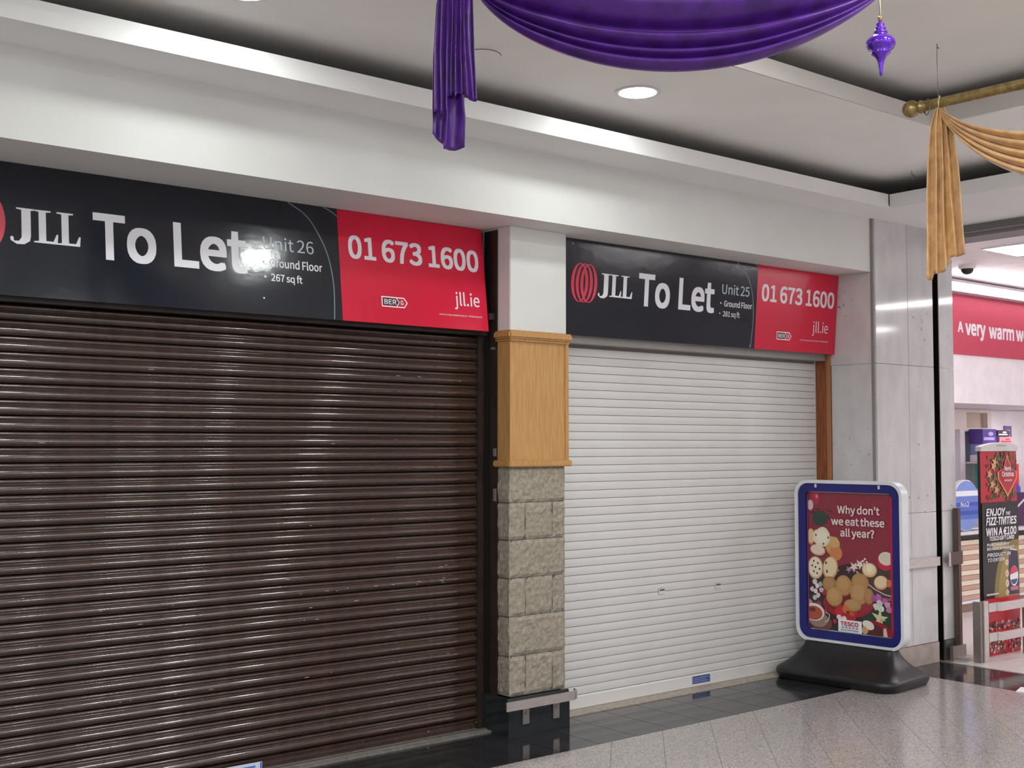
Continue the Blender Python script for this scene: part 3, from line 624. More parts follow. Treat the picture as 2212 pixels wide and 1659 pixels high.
# ------------------------------------------------------------------ recessed downlights
def downlight(x, y, z, label):
    o = thing('downlight', label, 'light', (x,y,z), 0, 'recessed round downlights in the mall ceiling')
    MB().lathe([(.095,0),(.115,-.001),(.117,-.006),(.108,-.009),(.096,-.006),(.094,0)], n=32).build('rim', M['frame'], o, smooth=math.radians(40))
    n = 28; vs = [(.095*math.cos(2*math.pi*k/n), .095*math.sin(2*math.pi*k/n), -.0035) for k in range(n)]
    MB().add(vs, [tuple(range(n-1,-1,-1))]).build('lens', M['lamp'] if z < 3.5 else M['lamp_tray'], o)
    return o
downlight(4.344, 4.29, 3.40, 'round white downlight glowing in the ceiling panel, in view left of the purple ornament')
downlight(2.15, 4.30, 3.40, 'round downlight above the left shop, just at the top edge of the picture')
downlight(-.05, 4.33, 3.40, 'round downlight of the ceiling panel far to the left, out of the picture')
for i, (x, y) in enumerate(((4.13,2.825),(3.72,1.95),(4.08,1.42),(3.4,.8),(2.0,2.4),(1.7,.6),(3.9,-1.2),(1.2,-1.6),(-1.0,1.2),(5.4,-1.0),(-2.5,-1.0),(-3.2,2.4))):
    o = downlight(x, y, 3.60, 'round downlight in the raised ceiling tray behind the viewer')
downlight(6.95, 1.2, 3.40, 'round downlight in the ceiling strip beside the shop entrance, nearer the viewer')
downlight(6.62, -1.6, 3.40, 'round downlight in the ceiling strip beside the shop entrance, farthest behind the viewer')

# ------------------------------------------------------------------ drapes and poles
AX = Vector((.774,-.633,0)); TO = Vector((-.633,-.774,0))      # along the cloth / towards the concourse
def tail(parent, tie, top_w, prof, hem, pleats, amp, m, name, seed, s0=0., s1=1., back=0., n=110, nt=40):
    """hanging end of a swag: pleats gathered at the tie, stepped hem"""
    mb = MB(); rnd = random.Random(seed); ph = rnd.random()*6
    def f(s, t):
        S = s0+(s1-s0)*s; L = hem(S)*t
        wl, wr = prof(L)
        x = wl+(wr-wl)*S
        a = amp*min(1, .25+L*2.2)
        q = S*pleats*2*math.pi+ph+.5*math.sin(L*6+S*9)
        d = a*(math.sin(q)+.18*math.sin(1.7*q+1.2))+.006*noise.noise(Vector((S*7, L*5, seed)))
        return tuple(AX*(x+.25*a*math.cos(q)*min(1,S*8,(1-S)*8))+TO*(d-back)+Vector((0,0,-L)))
    mb.grid(f, n, nt)
    o = mb.build(name, m, parent, smooth=True); md = o.modifiers.new('thick', 'SOLIDIFY'); md.thickness = .003; return o
def swag(parent, b, peak, sag0, sag1, pl, pr_, folds, amp, m, sidew, nu=70, per=12):
    """cloth hung between two ties: folds between a shallow and a deep curve; b = vector from first to second tie"""
    mb = MB(); nv = len(folds)*per; b = Vector(b); dirh = Vector((b.x,b.y,0)).normalized(); out = Vector((dirh.y,-dirh.x,0))
    if out.dot(TO) < 0: out = -out
    edges = [0]+folds
    def f(u, vv):
        k = min(int(vv*len(folds)), len(folds)-1); t = vv*len(folds)-k
        v = edges[k]+(edges[k+1]-edges[k])*t
        q = u/peak if u < peak else (1-u)/(1-peak); s = max(0, q*(2-q))**(pl if u < peak else pr_)
        z = -(sag0+(sag1-sag0)*v)*s
        g_ = min(1, s*1.3)
        wv = edges[k+1]-edges[k]
        d = amp*g_*(.3+2.4*wv)*math.sin(math.pi*t**.72)**.8+.02*g_*v
        z -= .012*g_*wv*4*math.sin(math.pi*t)*0
        return tuple(b*u+Vector((0,0,z-.02*v))+out*(d+.02*(v-.5)*(1-g_)))
    mb.grid(f, nu, nv)
    o = mb.build('swag', m, parent, smooth=True); md = o.modifiers.new('thick', 'SOLIDIFY'); md.thickness = .003; return o
def pole(name, label, p, q, r, wires, ztop, grp=None):
    p, q = Vector(p), Vector(q); o = thing(name, label, 'pole', tuple(p), 0, grp); d = (q-p); u = d.normalized()
    MB().sweep([(0,0,0), tuple(d)], r, 16).build('rod', M['brass'], o, smooth=math.radians(50))
    for e, sg in ((Vector((0,0,0)), -1), (d, 1)):
        R = u.to_track_quat('X','Z'); mb = MB()
        mb.lathe([(.001,-.075),(.020,-.072),(.034,-.060),(.043,-.040),(.044,-.028),(.038,-.010),(.026,.004),(.022,.010),(.030,.014),(.034,.020),(.034,.028),(.026,.034),(.028,.05),(r,.056)], n=22, axis='x')
        mb.v = [tuple((R@Vector((v[0]*-sg if sg > 0 else v[0], v[1], v[2])))+e) for v in mb.v]
        mb.build('finial', M['brass'], o, smooth=True)
    rg = MB(); c = u*.055
    pts = [c+Vector((0,0,-.008))+(TO*math.cos(a)+Vector((0,0,1))*math.sin(a))*(r+.014) for a in [2*math.pi*k/16 for k in range(17)]]
    rg.sweep([tuple(x) for x in pts], .003, 6).build('ring', M['brass'], o, smooth=True)
    for k, t in enumerate(wires):
        a = d*t; wx = MB(); zt = ztop-(p.z+a.z)
        wx.sweep([tuple(a+Vector((0,0,r))), tuple(a+Vector((.004,.004,zt*.3))), tuple(a+Vector((-.003,.002,zt*.7))), tuple(a+Vector((.01,.008,zt)))], .0016, 5).build('hanging_wire', M['wire'], o)
        MB().sweep([tuple(a+Vector((.01,.008,zt))), tuple(a+Vector((.004,.004,zt-.018))), tuple(a+Vector((.016,.002,zt-.022)))], .003, 6).build('ceiling_hook', M['wire'], o)
    return o
# gold
gp = pole('curtain_pole', 'antique gold curtain pole with a ball finial, hung by wires from the ceiling', (5.385,3.345,3.297), (5.50,1.25,3.30), .025, (.055,.85), 3.60)
gd = thing('draped_cloth', 'gold satin cloth with a pleated tail, draped from the gold curtain pole', 'drape', (5.392,3.222,3.272))
def gprof(L):
    k = [(0,-.022,.018),(.03,-.035,.035),(.10,-.055,.060),(.25,-.070,.078),(.45,-.082,.090),(.75,-.088,.112),(1,-.088,.112)]
    for a, b_ in zip(k[:-1], k[1:]):
        if L <= b_[0]:
            t = (L-a[0])/(b_[0]-a[0]); return (a[1]+(b_[1]-a[1])*t, a[2]+(b_[2]-a[2])*t)
    return k[-1][1:]
def ghem(S):
    k = [(0,.858),(.17,.862),(.175,.834),(.47,.822),(.475,.795),(.62,.786),(.625,.750),(.8,.744),(1,.737)]
    for a, b_ in zip(k[:-1], k[1:]):
        if S <= b_[0]: t = (S-a[0])/(b_[0]-a[0]); return a[1]+(b_[1]-a[1])*t
    return k[-1][1]
tail(gd, None, 0, gprof, ghem, 4.3, .030, M['gold'], 'tail', 4)
swag(gd, (.075,-1.5,0), .5, .24, .47, .8, .8, [.2,.42,.62,.82,1.0], .075, M['gold'], .1)
MB().sweep([(-.012,0,-.012),(-.030,-.010,.02),(-.012,-.006,.056),(.012,.004,.052),(.022,.01,.02),(.004,0,-.012)], .004, 6).build('tie_cord', M['cord'], gd, smooth=True)
# purple
A = Vector((2.679,3.516,3.362)); Bv = Vector((3.903,2.516,3.345))
u = (Bv-A).normalized()
pp = pole('curtain_pole', 'gold curtain pole carrying the purple drape, just above the picture', tuple(A-u*.12+Vector((0,0,.03))), tuple(Bv+u*.12+Vector((0,0,.03))), .025, (.06,.94), 3.60)
pd = thing('draped_cloth', 'purple velvet cloth with deep swag and pleated tail, top of the view', 'drape', tuple(A))
def pprof(L):
    k = [(0,-.100,-.005),(.1,-.128,.006),(.3,-.140,.012),(.5,-.143,.022),(.54,-.142,.026),(.7,-.145,.020)]
    for a, b_ in zip(k[:-1], k[1:]):
        if L <= b_[0]:
            t = (L-a[0])/(b_[0]-a[0]); return (a[1]+(b_[1]-a[1])*t, a[2]+(b_[2]-a[2])*t)
    return k[-1][1:]
def phem(S):
    k = [(0,.528),(.36,.528),(.365,.470),(.46,.452),(.56,.476),(.62,.452),(.72,.456),(.78,.472),(1,.487)]
    for a, b_ in zip(k[:-1], k[1:]):
        if S <= b_[0]: t = (S-a[0])/(b_[0]-a[0]); return a[1]+(b_[1]-a[1])*t
    return k[-1][1]
def phem2(S):
    k = [(0,.600),(.06,.610),(.22,.640),(.24,.660),(.5,.662),(.72,.655),(1,.655)]
    for a, b_ in zip(k[:-1], k[1:]):
        if S <= b_[0]: t = (S-a[0])/(b_[0]-a[0]); return a[1]+(b_[1]-a[1])*t
    return k[-1][1]
tail(pd, None, 0, pprof, phem, 4.2, .022, M['purple'], 'tail', 2, s0=.03)
tail(pd, None, 0, pprof, phem2, 2.6, .012, M['purple'], 'tail_lining', 9, s0=0., s1=.74, back=.036)
swag(pd, tuple(Bv-A), .463, .03, .355, .60, .86, [.14,.57,.76,.87,1.0], .085, M['purple'], .1)
MB().sweep([(-.04,0,-.01),(-.05,-.02,.03),(-.03,-.01,.065),(-.012,.0,.03),(-.02,0,-.01)], .005, 6).build('tie_cord', M['cord'], pd, smooth=True)
# glass ornament
og = thing('ornament', 'purple glass teardrop ornament hanging on a cream cord by the purple swag', 'ornament', (3.876,2.555,2.974))
MB().lathe([(.0005,0),(.005,.003),(.0065,.02),(.010,.045),(.015,.062),(.024,.076),(.034,.083),(.037,.089),(.034,.094),(.047,.103),(.054,.117),(.055,.127),(.050,.138),(.038,.149),(.023,.155),(.021,.159),(.026,.163),(.026,.167),(.018,.171),(.017,.175),(.021,.179),(.020,.183),(.014,.187),(.013,.191),(.016,.195),(.014,.200),(.009,.204),(.006,.212)], n=32).build('glass_drop', M['glass'], og, smooth=True)
MB().lathe([(.007,.210),(.0085,.213),(.0085,.224),(.004,.228)], n=16).build('cap', M['brass'], og, smooth=math.radians(40))
MB().sweep([(0,0,.226),(.001,.002,.30),(.004,-.002,.372)], [.004,.0028,.002], 6).build('cord', M['cord'], og, smooth=True)
# small hooks left in the ceiling
for i, (x, y, lb_) in enumerate(((7.011,4.402,'small bent wire hook in the ceiling near the gold drape'),(3.30,4.25,'curved wire hook in the ceiling beside the purple tail'))):
    hk = MB()
    if i == 0: hk.sweep([(0,0,0),(.004,.004,-.02),(.022,-.012,-.035),(.014,-.010,-.062),(-.006,.004,-.055)], .0028, 6)
    else: hk.sweep([tuple(AX*(.09*math.cos(a))+Vector((0,0,-.006-.030*(1-math.sin(a))))) for a in [math.pi*k/10 for k in range(11)]], .0022, 6)
    h = hk.build('ceiling_hook', M['wire']); h.location = (x,y,3.40 if i == 0 else 3.398); tag(h, lb_, 'hook')

# ------------------------------------------------------------------ pavement sign
ps = thing('pavement_sign', 'blue framed pavement sign with a red festive food poster on a black moulded base', 'sign', (7.006,4.921,0), math.radians(-84.9))
def loop_prism(o, outer, inner, y0, y1, name, m, bev=0):
    n = len(outer); mb = MB(); vs = [(u,y0,v) for u,v in outer]+[(u,y1,v) for u,v in outer]+[(u,y0,v) for u,v in inner]+[(u,y1,v) for u,v in inner]; fs = []
    for i in range(n):
        j = (i+1)%n; fs += [(i,j,n+j,n+i), (2*n+i,3*n+i,3*n+j,2*n+j), (i,2*n+i,2*n+j,j), (n+i,n+j,3*n+j,3*n+i)]
    return mb.add(vs, fs).build(name, m, o, bevel=bev, smooth=math.radians(45))
cz = .7915; sh_ = lambda P: [(a,b+cz) for a,b in P]
W2, H2 = .815, 1.115
loop_prism(ps, sh_(rrect(W2,H2,.10)), sh_(rrect(W2-.044,H2-.044,.08)), -.035, .05, 'frame', M['frame'])
loop_prism(ps, sh_(rrect(W2-.046,H2-.046,.079)), sh_(rrect(W2-.16,H2-.16,.03)), -.022, .0, 'bezel', M['blue'])
MB().prism(sh_(rrect(W2-.05,H2-.05,.075)), .0, .04, lambda u,v,t: (u,t,v)).build('backing', M['frame'], ps)
for x in (-.245,.235): B((x-.008,-.026,cz+.505), (x+.010,-.021,cz+.531)).build('clip', M['frame'], ps, bevel=.003)
secs = [(0,.44,.29,.12),(.045,.462,.305,.13),(.07,.455,.298,.13),(.095,.425,.245,.12),(.125,.395,.175,.09),(.165,.365,.115,.06),(.205,.345,.075,.05),(.24,.335,.055,.04)]
mb = MB(); N = None
for z, hx, hy, r in secs:
    P = rrect(hx*2, hy*2, min(r,hy*.95), 5); N = len(P); mb.v += [(a,b,z) for a,b in P]
for i in range(len(secs)-1):
    for k in range(N): mb.f.append((i*N+k, i*N+(k+1)%N, (i+1)*N+(k+1)%N, (i+1)*N+k)); mb.c.append(None)
mb.f += [tuple(range(N-1,-1,-1)), tuple(range((len(secs)-1)*N, len(secs)*N))]; mb.c += [None, None]
bs = mb.build('base', M['rubber'], ps, smooth=math.radians(35)); md = bs.modifiers.new('soft','BEVEL'); md.width = .008; md.segments = 2; md.limit_method = 'ANGLE'
# poster: flat print
PW2, PH2 = .645, .945; px0, pz0 = -PW2/2, cz-PH2/2
def pz(x, y):
    """poster design grid: x 0-100, y 0-146 down"""
    return (px0+x/100*PW2, pz0+PH2-y/146*PH2)
po = Paint(.0015, clip=(px0,px0+PW2,pz0,pz0+PH2)); R_ = (138,46,62)
kx, kz = PW2/100, PH2/146
def prect(a,b,c,d,col): po.poly([pz(a,d),pz(c,d),pz(c,b),pz(a,b)], col)
def pdisc(x,y,rx,ry,col,rot=0,n=18,a0=0,a1=360): c_ = pz(x,y); po.disc(c_[0],c_[1],rx*kx,ry*kz,col,n,math.radians(rot),a0,a1)
def pblob(x,y,r,col,seed,n=14,j=.22):
    rr = random.Random(seed); po.poly([(lambda p:p)(pz(x+r*(1+rr.uniform(-j,j))*math.cos(2*math.pi*k/n), y+r*(1+rr.uniform(-j,j))*math.sin(2*math.pi*k/n))) for k in range(n)], col)
prect(0,0,100,146,R_)
po.poly([pz(0,76),pz(0,146),pz(97,146),pz(97,84),pz(70,80),pz(48,74),pz(30,80)], (52,44,44))
po.poly([pz(62,108),pz(97,98),pz(97,146),pz(66,146)], (40,66,52)); po.poly([pz(0,108),pz(22,118),pz(30,146),pz(0,146)], (58,62,50))
prect(97,3,100,146,(196,26,62))
rr = random.Random(5)
for k in range(34): pdisc(rr.uniform(20,95), rr.uniform(2,60), .55, .55, (178,98,108), n=6)
# fir and baubles, top left
for k in range(16): 
    a = rr.uniform(0,6.3); x = 12+rr.uniform(-8,12); y = 28+rr.uniform(-11,10); po.poly([pz(x,y),pz(x+7*math.cos(a)+1,y+7*math.sin(a)),pz(x+7*math.cos(a)-1,y+7*math.sin(a)+1.6)], rr.choice([(40,62,52),(50,74,58),(34,52,46)]))
pdisc(15,20+8,9,8,(48,68,58)); pdisc(10,6,5.2,7.5,(170,46,76)); pdisc(11.5,4.5,1.6,2.2,(214,120,142)); pdisc(3.5,14,3.6,5.6,(208,190,180))
# pies, upper left
def pie(x,y,rx,ry,crust,top,rot=0):
    pdisc(x,y+1.2,rx*1.05,ry*1.05,(104,52,40),rot); pdisc(x,y,rx,ry,crust,rot); pdisc(x-.3,y-.6,rx*.86,ry*.84,top,rot)
pie(4,48,5,9,(190,132,92),(226,192,150)); pie(30,57,9,11,(186,124,70),(204,154,92),20); pdisc(34,64,7.5,8,(204,128,78))
pblob(32,52,6.5,(204,166,108),11); pie(12,62,9.5,6,(206,160,140),(232,204,190),-8)
pblob(17,48,10.5,(226,212,186),3,18,.10); pblob(17,48,7.5,(234,224,202),4,14,.12)
for x, y in ((10,46),(25,48),(19,55)): pdisc(x,y,1,1.2,(110,40,40))
pie(9,81,9.3,12,(214,192,156),(236,222,194))
for x, y in ((7,74),(12,76),(5,79),(9,80.5),(14,82),(7,85),(11,87)): po.poly([pz(x-1.2,y),pz(x,y-1.5),pz(x+1.2,y),pz(x,y+1.5)], (64,30,28))
pie(27,80,9,12.5,(200,160,112),(228,206,168),-14); pdisc(22,75,1,1.6,(80,36,34)); pdisc(23,84,1,1.8,(80,36,34)); pdisc(36,82,1.8,1.4,(196,110,80))
# plate upper right
pdisc(96,92,34,17,(150,90,110),8); pdisc(97,90,33,16,(74,60,56),8); 
po.band([pz(58,82),pz(66,90),pz(78,98),pz(90,103),pz(97,104)], .0065, (222,196,204)); po.band([pz(50,78),pz(60,82),pz(68,90)], .007, (184,110,150))
for i, (x,y,r) in enumerate(((55,77,6),(62,74,6),(49,80,4))):
    po.poly([pz(x+(r if k%2==0 else r*.4)*math.cos(math.pi*k/5+.3), y+(r if k%2==0 else r*.4)*math.sin(math.pi*k/5+.3)*1.0) for k in range(10)], ((226,206,190),(232,214,200),(206,130,160))[i])
for x, y in ((66,70),(68,68),(70,71),(67,73)): pdisc(x,y,1.2,1.1,(232,214,214))
pdisc(91,69,9,9.5,(190,44,74)); pdisc(92,66,8.5,7,(226,204,186)); pdisc(90,65,5,4,(210,206,186)); prect(97,3,100,146,(196,26,62))
pie(73,79,8.6,7.5,(212,168,116),(232,208,172)); pblob(73,77.5,4.4,(240,226,200),8); pie(86,91,8.2,7.2,(206,158,112),(230,204,170),20); pdisc(95,91,3,4,(206,112,70))
# centre plate of mince pies
pdisc(48,116,30,15,(160,26,44),4); pdisc(48,113.5,27,12.5,(120,24,40),4); pdisc(45,125,13,7,(196,38,58)); pdisc(48,130,9,5,(178,30,50))
pdisc(66,116,10,8,(150,46,62))
for x,y,rx,ry,c_ in ((26,97,8.5,8,(168,124,78)),(62,92,10,9,(174,130,82)),(43,97,9.5,10.5,(180,136,88)),(61,104,10.5,11.5,(182,138,90)),(31.5,110,9.7,9.7,(186,142,92)),(53,117,10,6.2,(176,138,88)),(72,106,5.5,8,(168,124,80))):
    pdisc(x,y+1,rx*1.03,ry*1.05,(140,84,40)); pdisc(x,y,rx,ry,c_); pdisc(x-.8,y-1,rx*.68,ry*.66,tuple(min(255,v+10) for v in c_))
pblob(45,122,4,(206,110,58),6); pblob(52,126,3,(196,84,58),7); pblob(47,125,1.5,(90,40,30),2)
# sweets, flowers, star
for x,y,c_ in ((8,96,(222,204,206)),(11,100,(232,216,218)),(5,104,(216,190,200)),(9,106,(228,208,212)),(12,110,(220,196,204)),(8,113,(214,190,196)),(15,98,(150,178,156)),(16,104,(206,176,190)),(20,107,(166,50,70))): pblob(x,y,2.7,c_,int(x*7+y))
for x,y,c_ in ((78,108,(170,78,160)),(83,106,(190,100,176)),(84,112,(214,190,206)),(90,110,(190,96,156)),(93,113,(206,150,186)),(80,116,(206,214,204)),(86,118,(214,220,210)),(95,118,(196,120,160))): pblob(x,y,3.4,c_,int(x+y))
for x,y,c_ in ((4,121,(176,80,130)),(10,123,(196,96,140)),(13,120,(150,60,96)),(20,127,(150,52,92)),(1,118,(206,140,170))): pblob(x,y,3.2,c_,int(x+y*2))
po.poly([pz(84+(10 if k%2==0 else 3.3)*math.cos(math.pi*k/5-1.45), 128+(13 if k%2==0 else 4)*math.sin(math.pi*k/5-1.45)) for k in range(10)], (216,200,160))
po.poly([pz(84,128),pz(92,129),pz(86,131),pz(86,140)], (188,170,130))
# cup, lower left
pdisc(16,139,13,9,(120,70,66)); pdisc(12,136,12,8,(150,128,110)); pdisc(7,128.5,12.5,9.5,(232,222,214)); pdisc(6.5,129.5,10.8,7.6,(176,84,60)); pdisc(5,126,4,2.5,(110,50,40)); po.band([pz(21,127),pz(26,130),pz(24,136),pz(20,138)], .006, (214,202,194))
for x,y in ((37,131),(43,132),(40,134)): pdisc(x,y,3,2.6,(234,218,212))
pdisc(32,136,2.6,2.4,(176,46,80))
# bottom right pudding
pdisc(82,141,17,9.5,(150,24,44),-14); pdisc(77,141,12,7,(86,42,38),-10); pdisc(71,136,7,4.5,(234,222,214),-20); pblob(67,142,4,(206,160,110),9); po.poly([pz(88,138),pz(91,137),pz(93,146),pz(88,146)], (214,190,176))
prect(0,146,100,150,(26,28,120))
prect(36,133.2,63.5,146.5,(238,238,244))
po.poly([pz(0,0),pz(1,0),pz(1,146),pz(0,146)], (150,50,90))
po_o = po.build('poster', M['print'], ps)
def ptxt(s, x, y, cap, wd, m, bold=.035, al='C', off=.0110, **k):
    p = pz(x,y); return text(s, p[0], p[1], cap*kz, ps, m, width=wd*kx, bold=bold, off=off, name='lettering', **k)
def ctext(s, x, y, cap, wd, m, **k): p = pz(x-wd/2, y); return text(s, p[0], p[1], cap*kz, ps, m, width=wd*kx, off=.012, name='lettering', **k)
M['pink_ink'] = mat('warm_white_print', (232,214,214), .4)
ctext("Why don't", 61.5, 21.5, 7.6, 49, M['pink_ink'], bold=.035)
ctext('we eat these', 60.5, 33.8, 7.6, 62, M['pink_ink'], bold=.035)
ctext('all year?', 60, 45.6, 7.6, 40, M['pink_ink'], bold=.035)
M['tred'] = mat('red_print', (196,60,80), .4); M['tblue'] = mat('blue_print', (60,64,110), .4)
ctext('TESCO', 49.7, 139.0, 4.0, 21, M['tred'], bold=.05)
dsh = Paint(.012)
for k in range(5):
    a = pz(40+k*4.2,141.4); dsh.poly([(a[0],a[1]),(a[0]+2.6*kx,a[1]+.1*kz),(a[0]+3.3*kx,a[1]+.9*kz),(a[0]+.8*kx,a[1]+.9*kz)], (60,64,110))
dsh.build('logo_dashes', M['print'], ps)
ctext('every little helps', 49.7, 144.3, 1.7, 21, M['tblue'], bold=.02)

# ------------------------------------------------------------------ shop beyond the entrance
shop = struct(B((8.36,-7,3.22), (18,9,3.75)).build('ceiling_shop', M['header']))
shop.name = 'ceiling_2'
gq = .006; cm = {}
for i in range(8):
    for j in range(9):
        x0, y0 = 8.37+i*.6, 1.55+j*.6
        if not (1.3 < x0/(y0+.3) < 2.9): continue
        if abs(x0+.3-9.47) < .58 and abs(y0+.3-4.86) < .58 and False: continue
        B((x0+gq/2,y0+gq/2,3.205), (x0+.6-gq/2,y0+.6-gq/2,3.22)).build('ceiling_panel', M['shopceil'], shop)
MB().box((8.36,-7,3.205), (18,1.55,3.21)).box((13.2,1.55,3.205), (18,9,3.21)).build('far_ceiling', M['shopceil'], shop)
def panel_light(x, y, lx, ly, label, grp):
    o = thing('ceiling_light', label, 'light', (x,y,3.205), 0, grp)
    B((-lx/2,-ly/2,-.012), (lx/2,ly/2,.0)).build('frame', M['frame'], o); B((-lx/2+.02,-ly/2+.02,-.014), (lx/2-.02,ly/2-.02,-.0121)).build('diffuser', M['tube'], o)
panel_light(9.47, 4.86, .56, .56, 'square edged light panel in the shop ceiling above the entrance', 'light panels in the shop ceiling')
for x, y in ((9.9,2.4),(9.9,.2),(9.9,-2.2),(12.2,2.4),(12.2,.2),(12.2,-2.2),(14.6,2.4),(14.6,-.4)):
    panel_light(x, y, .28, 1.5, 'long narrow light panel farther inside the shop, out of view', 'light panels in the shop ceiling')
MBx = struct(MB().box((17.9,-7,0), (18,9,3.75)).build('wall_shop_end', M['shopwall'])); MBx.name = 'wall_far'
struct(MB().box((8.36,8.9,0), (18,9,3.75)).box((8.2,5.105,0), (8.36,8.9,3.75)).build('wall_shop', M['shopwall']))
sd = thing('security_camera', 'small dark dome security camera under the shop ceiling', 'camera', (10.0,5.735,3.205))
MB().lathe([(.075,0),(.075,-.02),(.06,-.03)], n=20).build('mount', M['shopceil'], sd); MB().lathe([(.055,-.03),(.052,-.05),(.038,-.07),(.015,-.08),(.001,-.081)], n=20).build('dome', M['black'], sd, smooth=True)

# kiosk
kb = thing('kiosk', 'white service kiosk canopy with a red welcome fascia inside the shop', 'kiosk', (10.2,6.15,0))
B((0,0,2.455), (3.0,.06,3.035)).build('fascia', M['shopred'], kb)
B((0,.01,1.99), (3.0,.06,2.455)).build('white_panel', M['shopwall'], kb)
B((.0,.06,1.99), (3.0,1.05,2.005)).build('soffit', M['shopwall'], kb)
B((0,.06,3.0), (3.0,.5,3.19)).build('top_box', M['shopwall'], kb)
B((2.76,.10,1.978), (2.99,.5,1.99)).build('added_canopy_fill', M['tube'], kb)  # unseen fill lamp added to brighten the space under the canopy
text('A', .338, 2.672, .095, kb, M['ink'], width=.088, bold=.05); text('very', .475, 2.655, .135, kb, M['ink'], width=.36, bold=.05); text('warm welcome', .905, 2.645, .135, kb, M['ink'], width=1.30, bold=.05)
ls = thing('light_strip', 'long bright light strip above the red welcome fascia', 'light', (10.2,6.12,3.08)); B((0,-.04,-.035), (3.0,.03,.05)).build('housing', M['frame'], ls); B((.01,-.052,-.03), (2.99,-.041,.045)).build('tube', M['tube'], ls)
bw = thing('recessed_unit', 'white recessed wall unit with a framed opening behind the kiosk counter', 'unit', (12.1,7.25,0))
B((-.4,0,0), (3.0,.06,1.985)).build('back_panel', M['shopwall'], bw)
beige2 = mat('beige_frame', (226,212,204), .5)
B((.0,-.12,1.76), (.26,0,1.985)).build('shelf_box', beige2, bw)
MB().box((.26,-.10,1.74), (.82,-.02,1.78)).box((.26,-.10,1.95), (.82,-.02,1.985)).box((.74,-.10,1.78), (.82,-.02,1.95)).build('opening_frame', beige2, bw)
B((.26,-.03,1.78), (.74,-.01,1.95)).build('opening_back', mat('tan_recess', (206,184,170), .6), bw)
B((.86,-.06,1.0), (.90,0,1.985)).build('upright', M['shopwall'], bw); B((.12,-.12,1.0), (.22,0,1.76)).build('upright', M['shopwall'], bw)
B((.22,-.33,1.385), (.95,0,1.40)).build('shelf', M['shopwall'], bw)
# goods on the shelf
def goods(name, label, a, b, m, stripe=None, grp=None):
    o = B((0,0,0), (b[0]-a[0], b[1]-a[1], b[2]-a[2])).build(name, m, bevel=.004); o.location = a; tag(o, label, 'goods', grp)
    if stripe:
        p = Paint(.0006); p.rect(.1*(b[0]-a[0]),.25*(b[2]-a[2]),.85*(b[0]-a[0]),.45*(b[2]-a[2]),stripe); p.disc(.6*(b[0]-a[0]),.68*(b[2]-a[2]),.18*(b[0]-a[0]),.14*(b[2]-a[2]),stripe); p.build('pack_print', M['print'], o)
    return o
pu = mat('purple_pack', (92,66,158), .35); lv = mat('lavender_pack', (140,156,214), .35); te = mat('teal_pack', (96,214,200), .35); dk = mat('dark_pack', (60,50,70), .4); pk = mat('pink_pack', (206,150,160), .4); rd = mat('red_tub', (214,22,52), .35)
goods('sweet_tub', 'purple tub of sweets at the top of the shop shelf', (12.42,6.98,1.60), (12.72,7.14,1.765), pu, (190,180,230))
goods('sweet_tub', 'lavender blue tub under the purple one on the shop shelf', (12.42,6.96,1.485), (12.78,7.13,1.598), lv, (90,80,170))
goods('sweet_packet', 'dark and white packet beside the purple tub on the shop shelf', (12.76,6.99,1.68), (13.02,7.12,1.755), dk, (230,226,230))
goods('sweet_packet', 'pink striped packet below the dark packet on the shop shelf', (12.80,6.99,1.60), (13.10,7.12,1.678), pk, (180,70,84))
goods('sweet_box', 'large teal box on the upper shop shelf', (12.52,6.94,1.402), (12.86,7.1,1.484), te, (230,250,246))
goods('sweet_box', 'pale white carton left of the teal box on the shop shelf', (12.36,6.95,1.402), (12.51,7.1,1.48), mat('white_carton', (226,220,226), .5))
for k, z in enumerate((1.24,1.10)): goods('sweet_box', ('teal and white box under the shelf, upper of two','teal and white box under the shelf, lower of two')[k], (12.46,6.95,z-.0), (12.86,7.1,z+.135), te, (236,250,248))
goods('drawer_unit', 'upper red drawer unit standing by the kiosk wall', (12.30,6.80,1.02), (12.86,6.91,1.38), rd)
goods('drawer_unit', 'lower red drawer unit with a white handle by the kiosk wall', (12.30,6.80,.55), (12.86,6.91,1.015), rd)
hnd = B((0,0,0), (.12,.03,.10)).build('handle', M['shopwall'], bpy.data.objects['drawer_unit.001'], bevel=.01); hnd.location = (.33,-.03,.33)
wp = B((0,0,0), (.17,.006,.30)).build('wall_poster', mat('mauve_poster', (134,104,160), .5)); wp.location = (13.36,7.235,1.51); tag(wp, 'small mauve poster on the white wall behind the totem', 'poster')
q = Paint(.0006); q.disc(.085,.16,.05,.05,(214,196,226)); q.rect(.06,.03,.11,.15,(206,186,220)); q.rect(.04,.24,.13,.255,(226,214,234)); q.build('poster_print', M['print'], wp)

# counter with striped slats
kc = thing('counter', 'kiosk counter faced with beige and pink horizontal slats', 'counter', (10.30,6.16,0))
B((0,.03,.0), (2.4,.60,.70)).build('carcass', mat('counter_core', (150,120,108), .6), kc)
for k in range(12): B((0,0,.115+k*.0475), (2.4,.03,.159+k*.0475)).build('slat', M['beige'] if k % 2 else M['pink'], kc, bevel=.002)
B((0,.05,0), (2.4,.5,.085)).build('plinth', M['header'], kc); B((0,-.004,.085), (2.4,.03,.112)).build('kick_strip', M['frame'], kc)
B((-.02,-.03,.70), (2.42,.62,.735)).build('worktop', M['black'], kc); B((-.02,-.02,.735), (2.42,.62,.765)).build('top_edge', M['frame'], kc)
dsr = thing('display_roundel', 'round blue and white display roundel standing on the kiosk counter', 'display', (10.67,6.20,.777))
q = MB().lathe([(.235,0),(.245,.008),(.245,.05),(.235,.058)], (0,-.03,.235), 36, 'y').build('disc', M['frame'], dsr)
p = Paint(.0310)
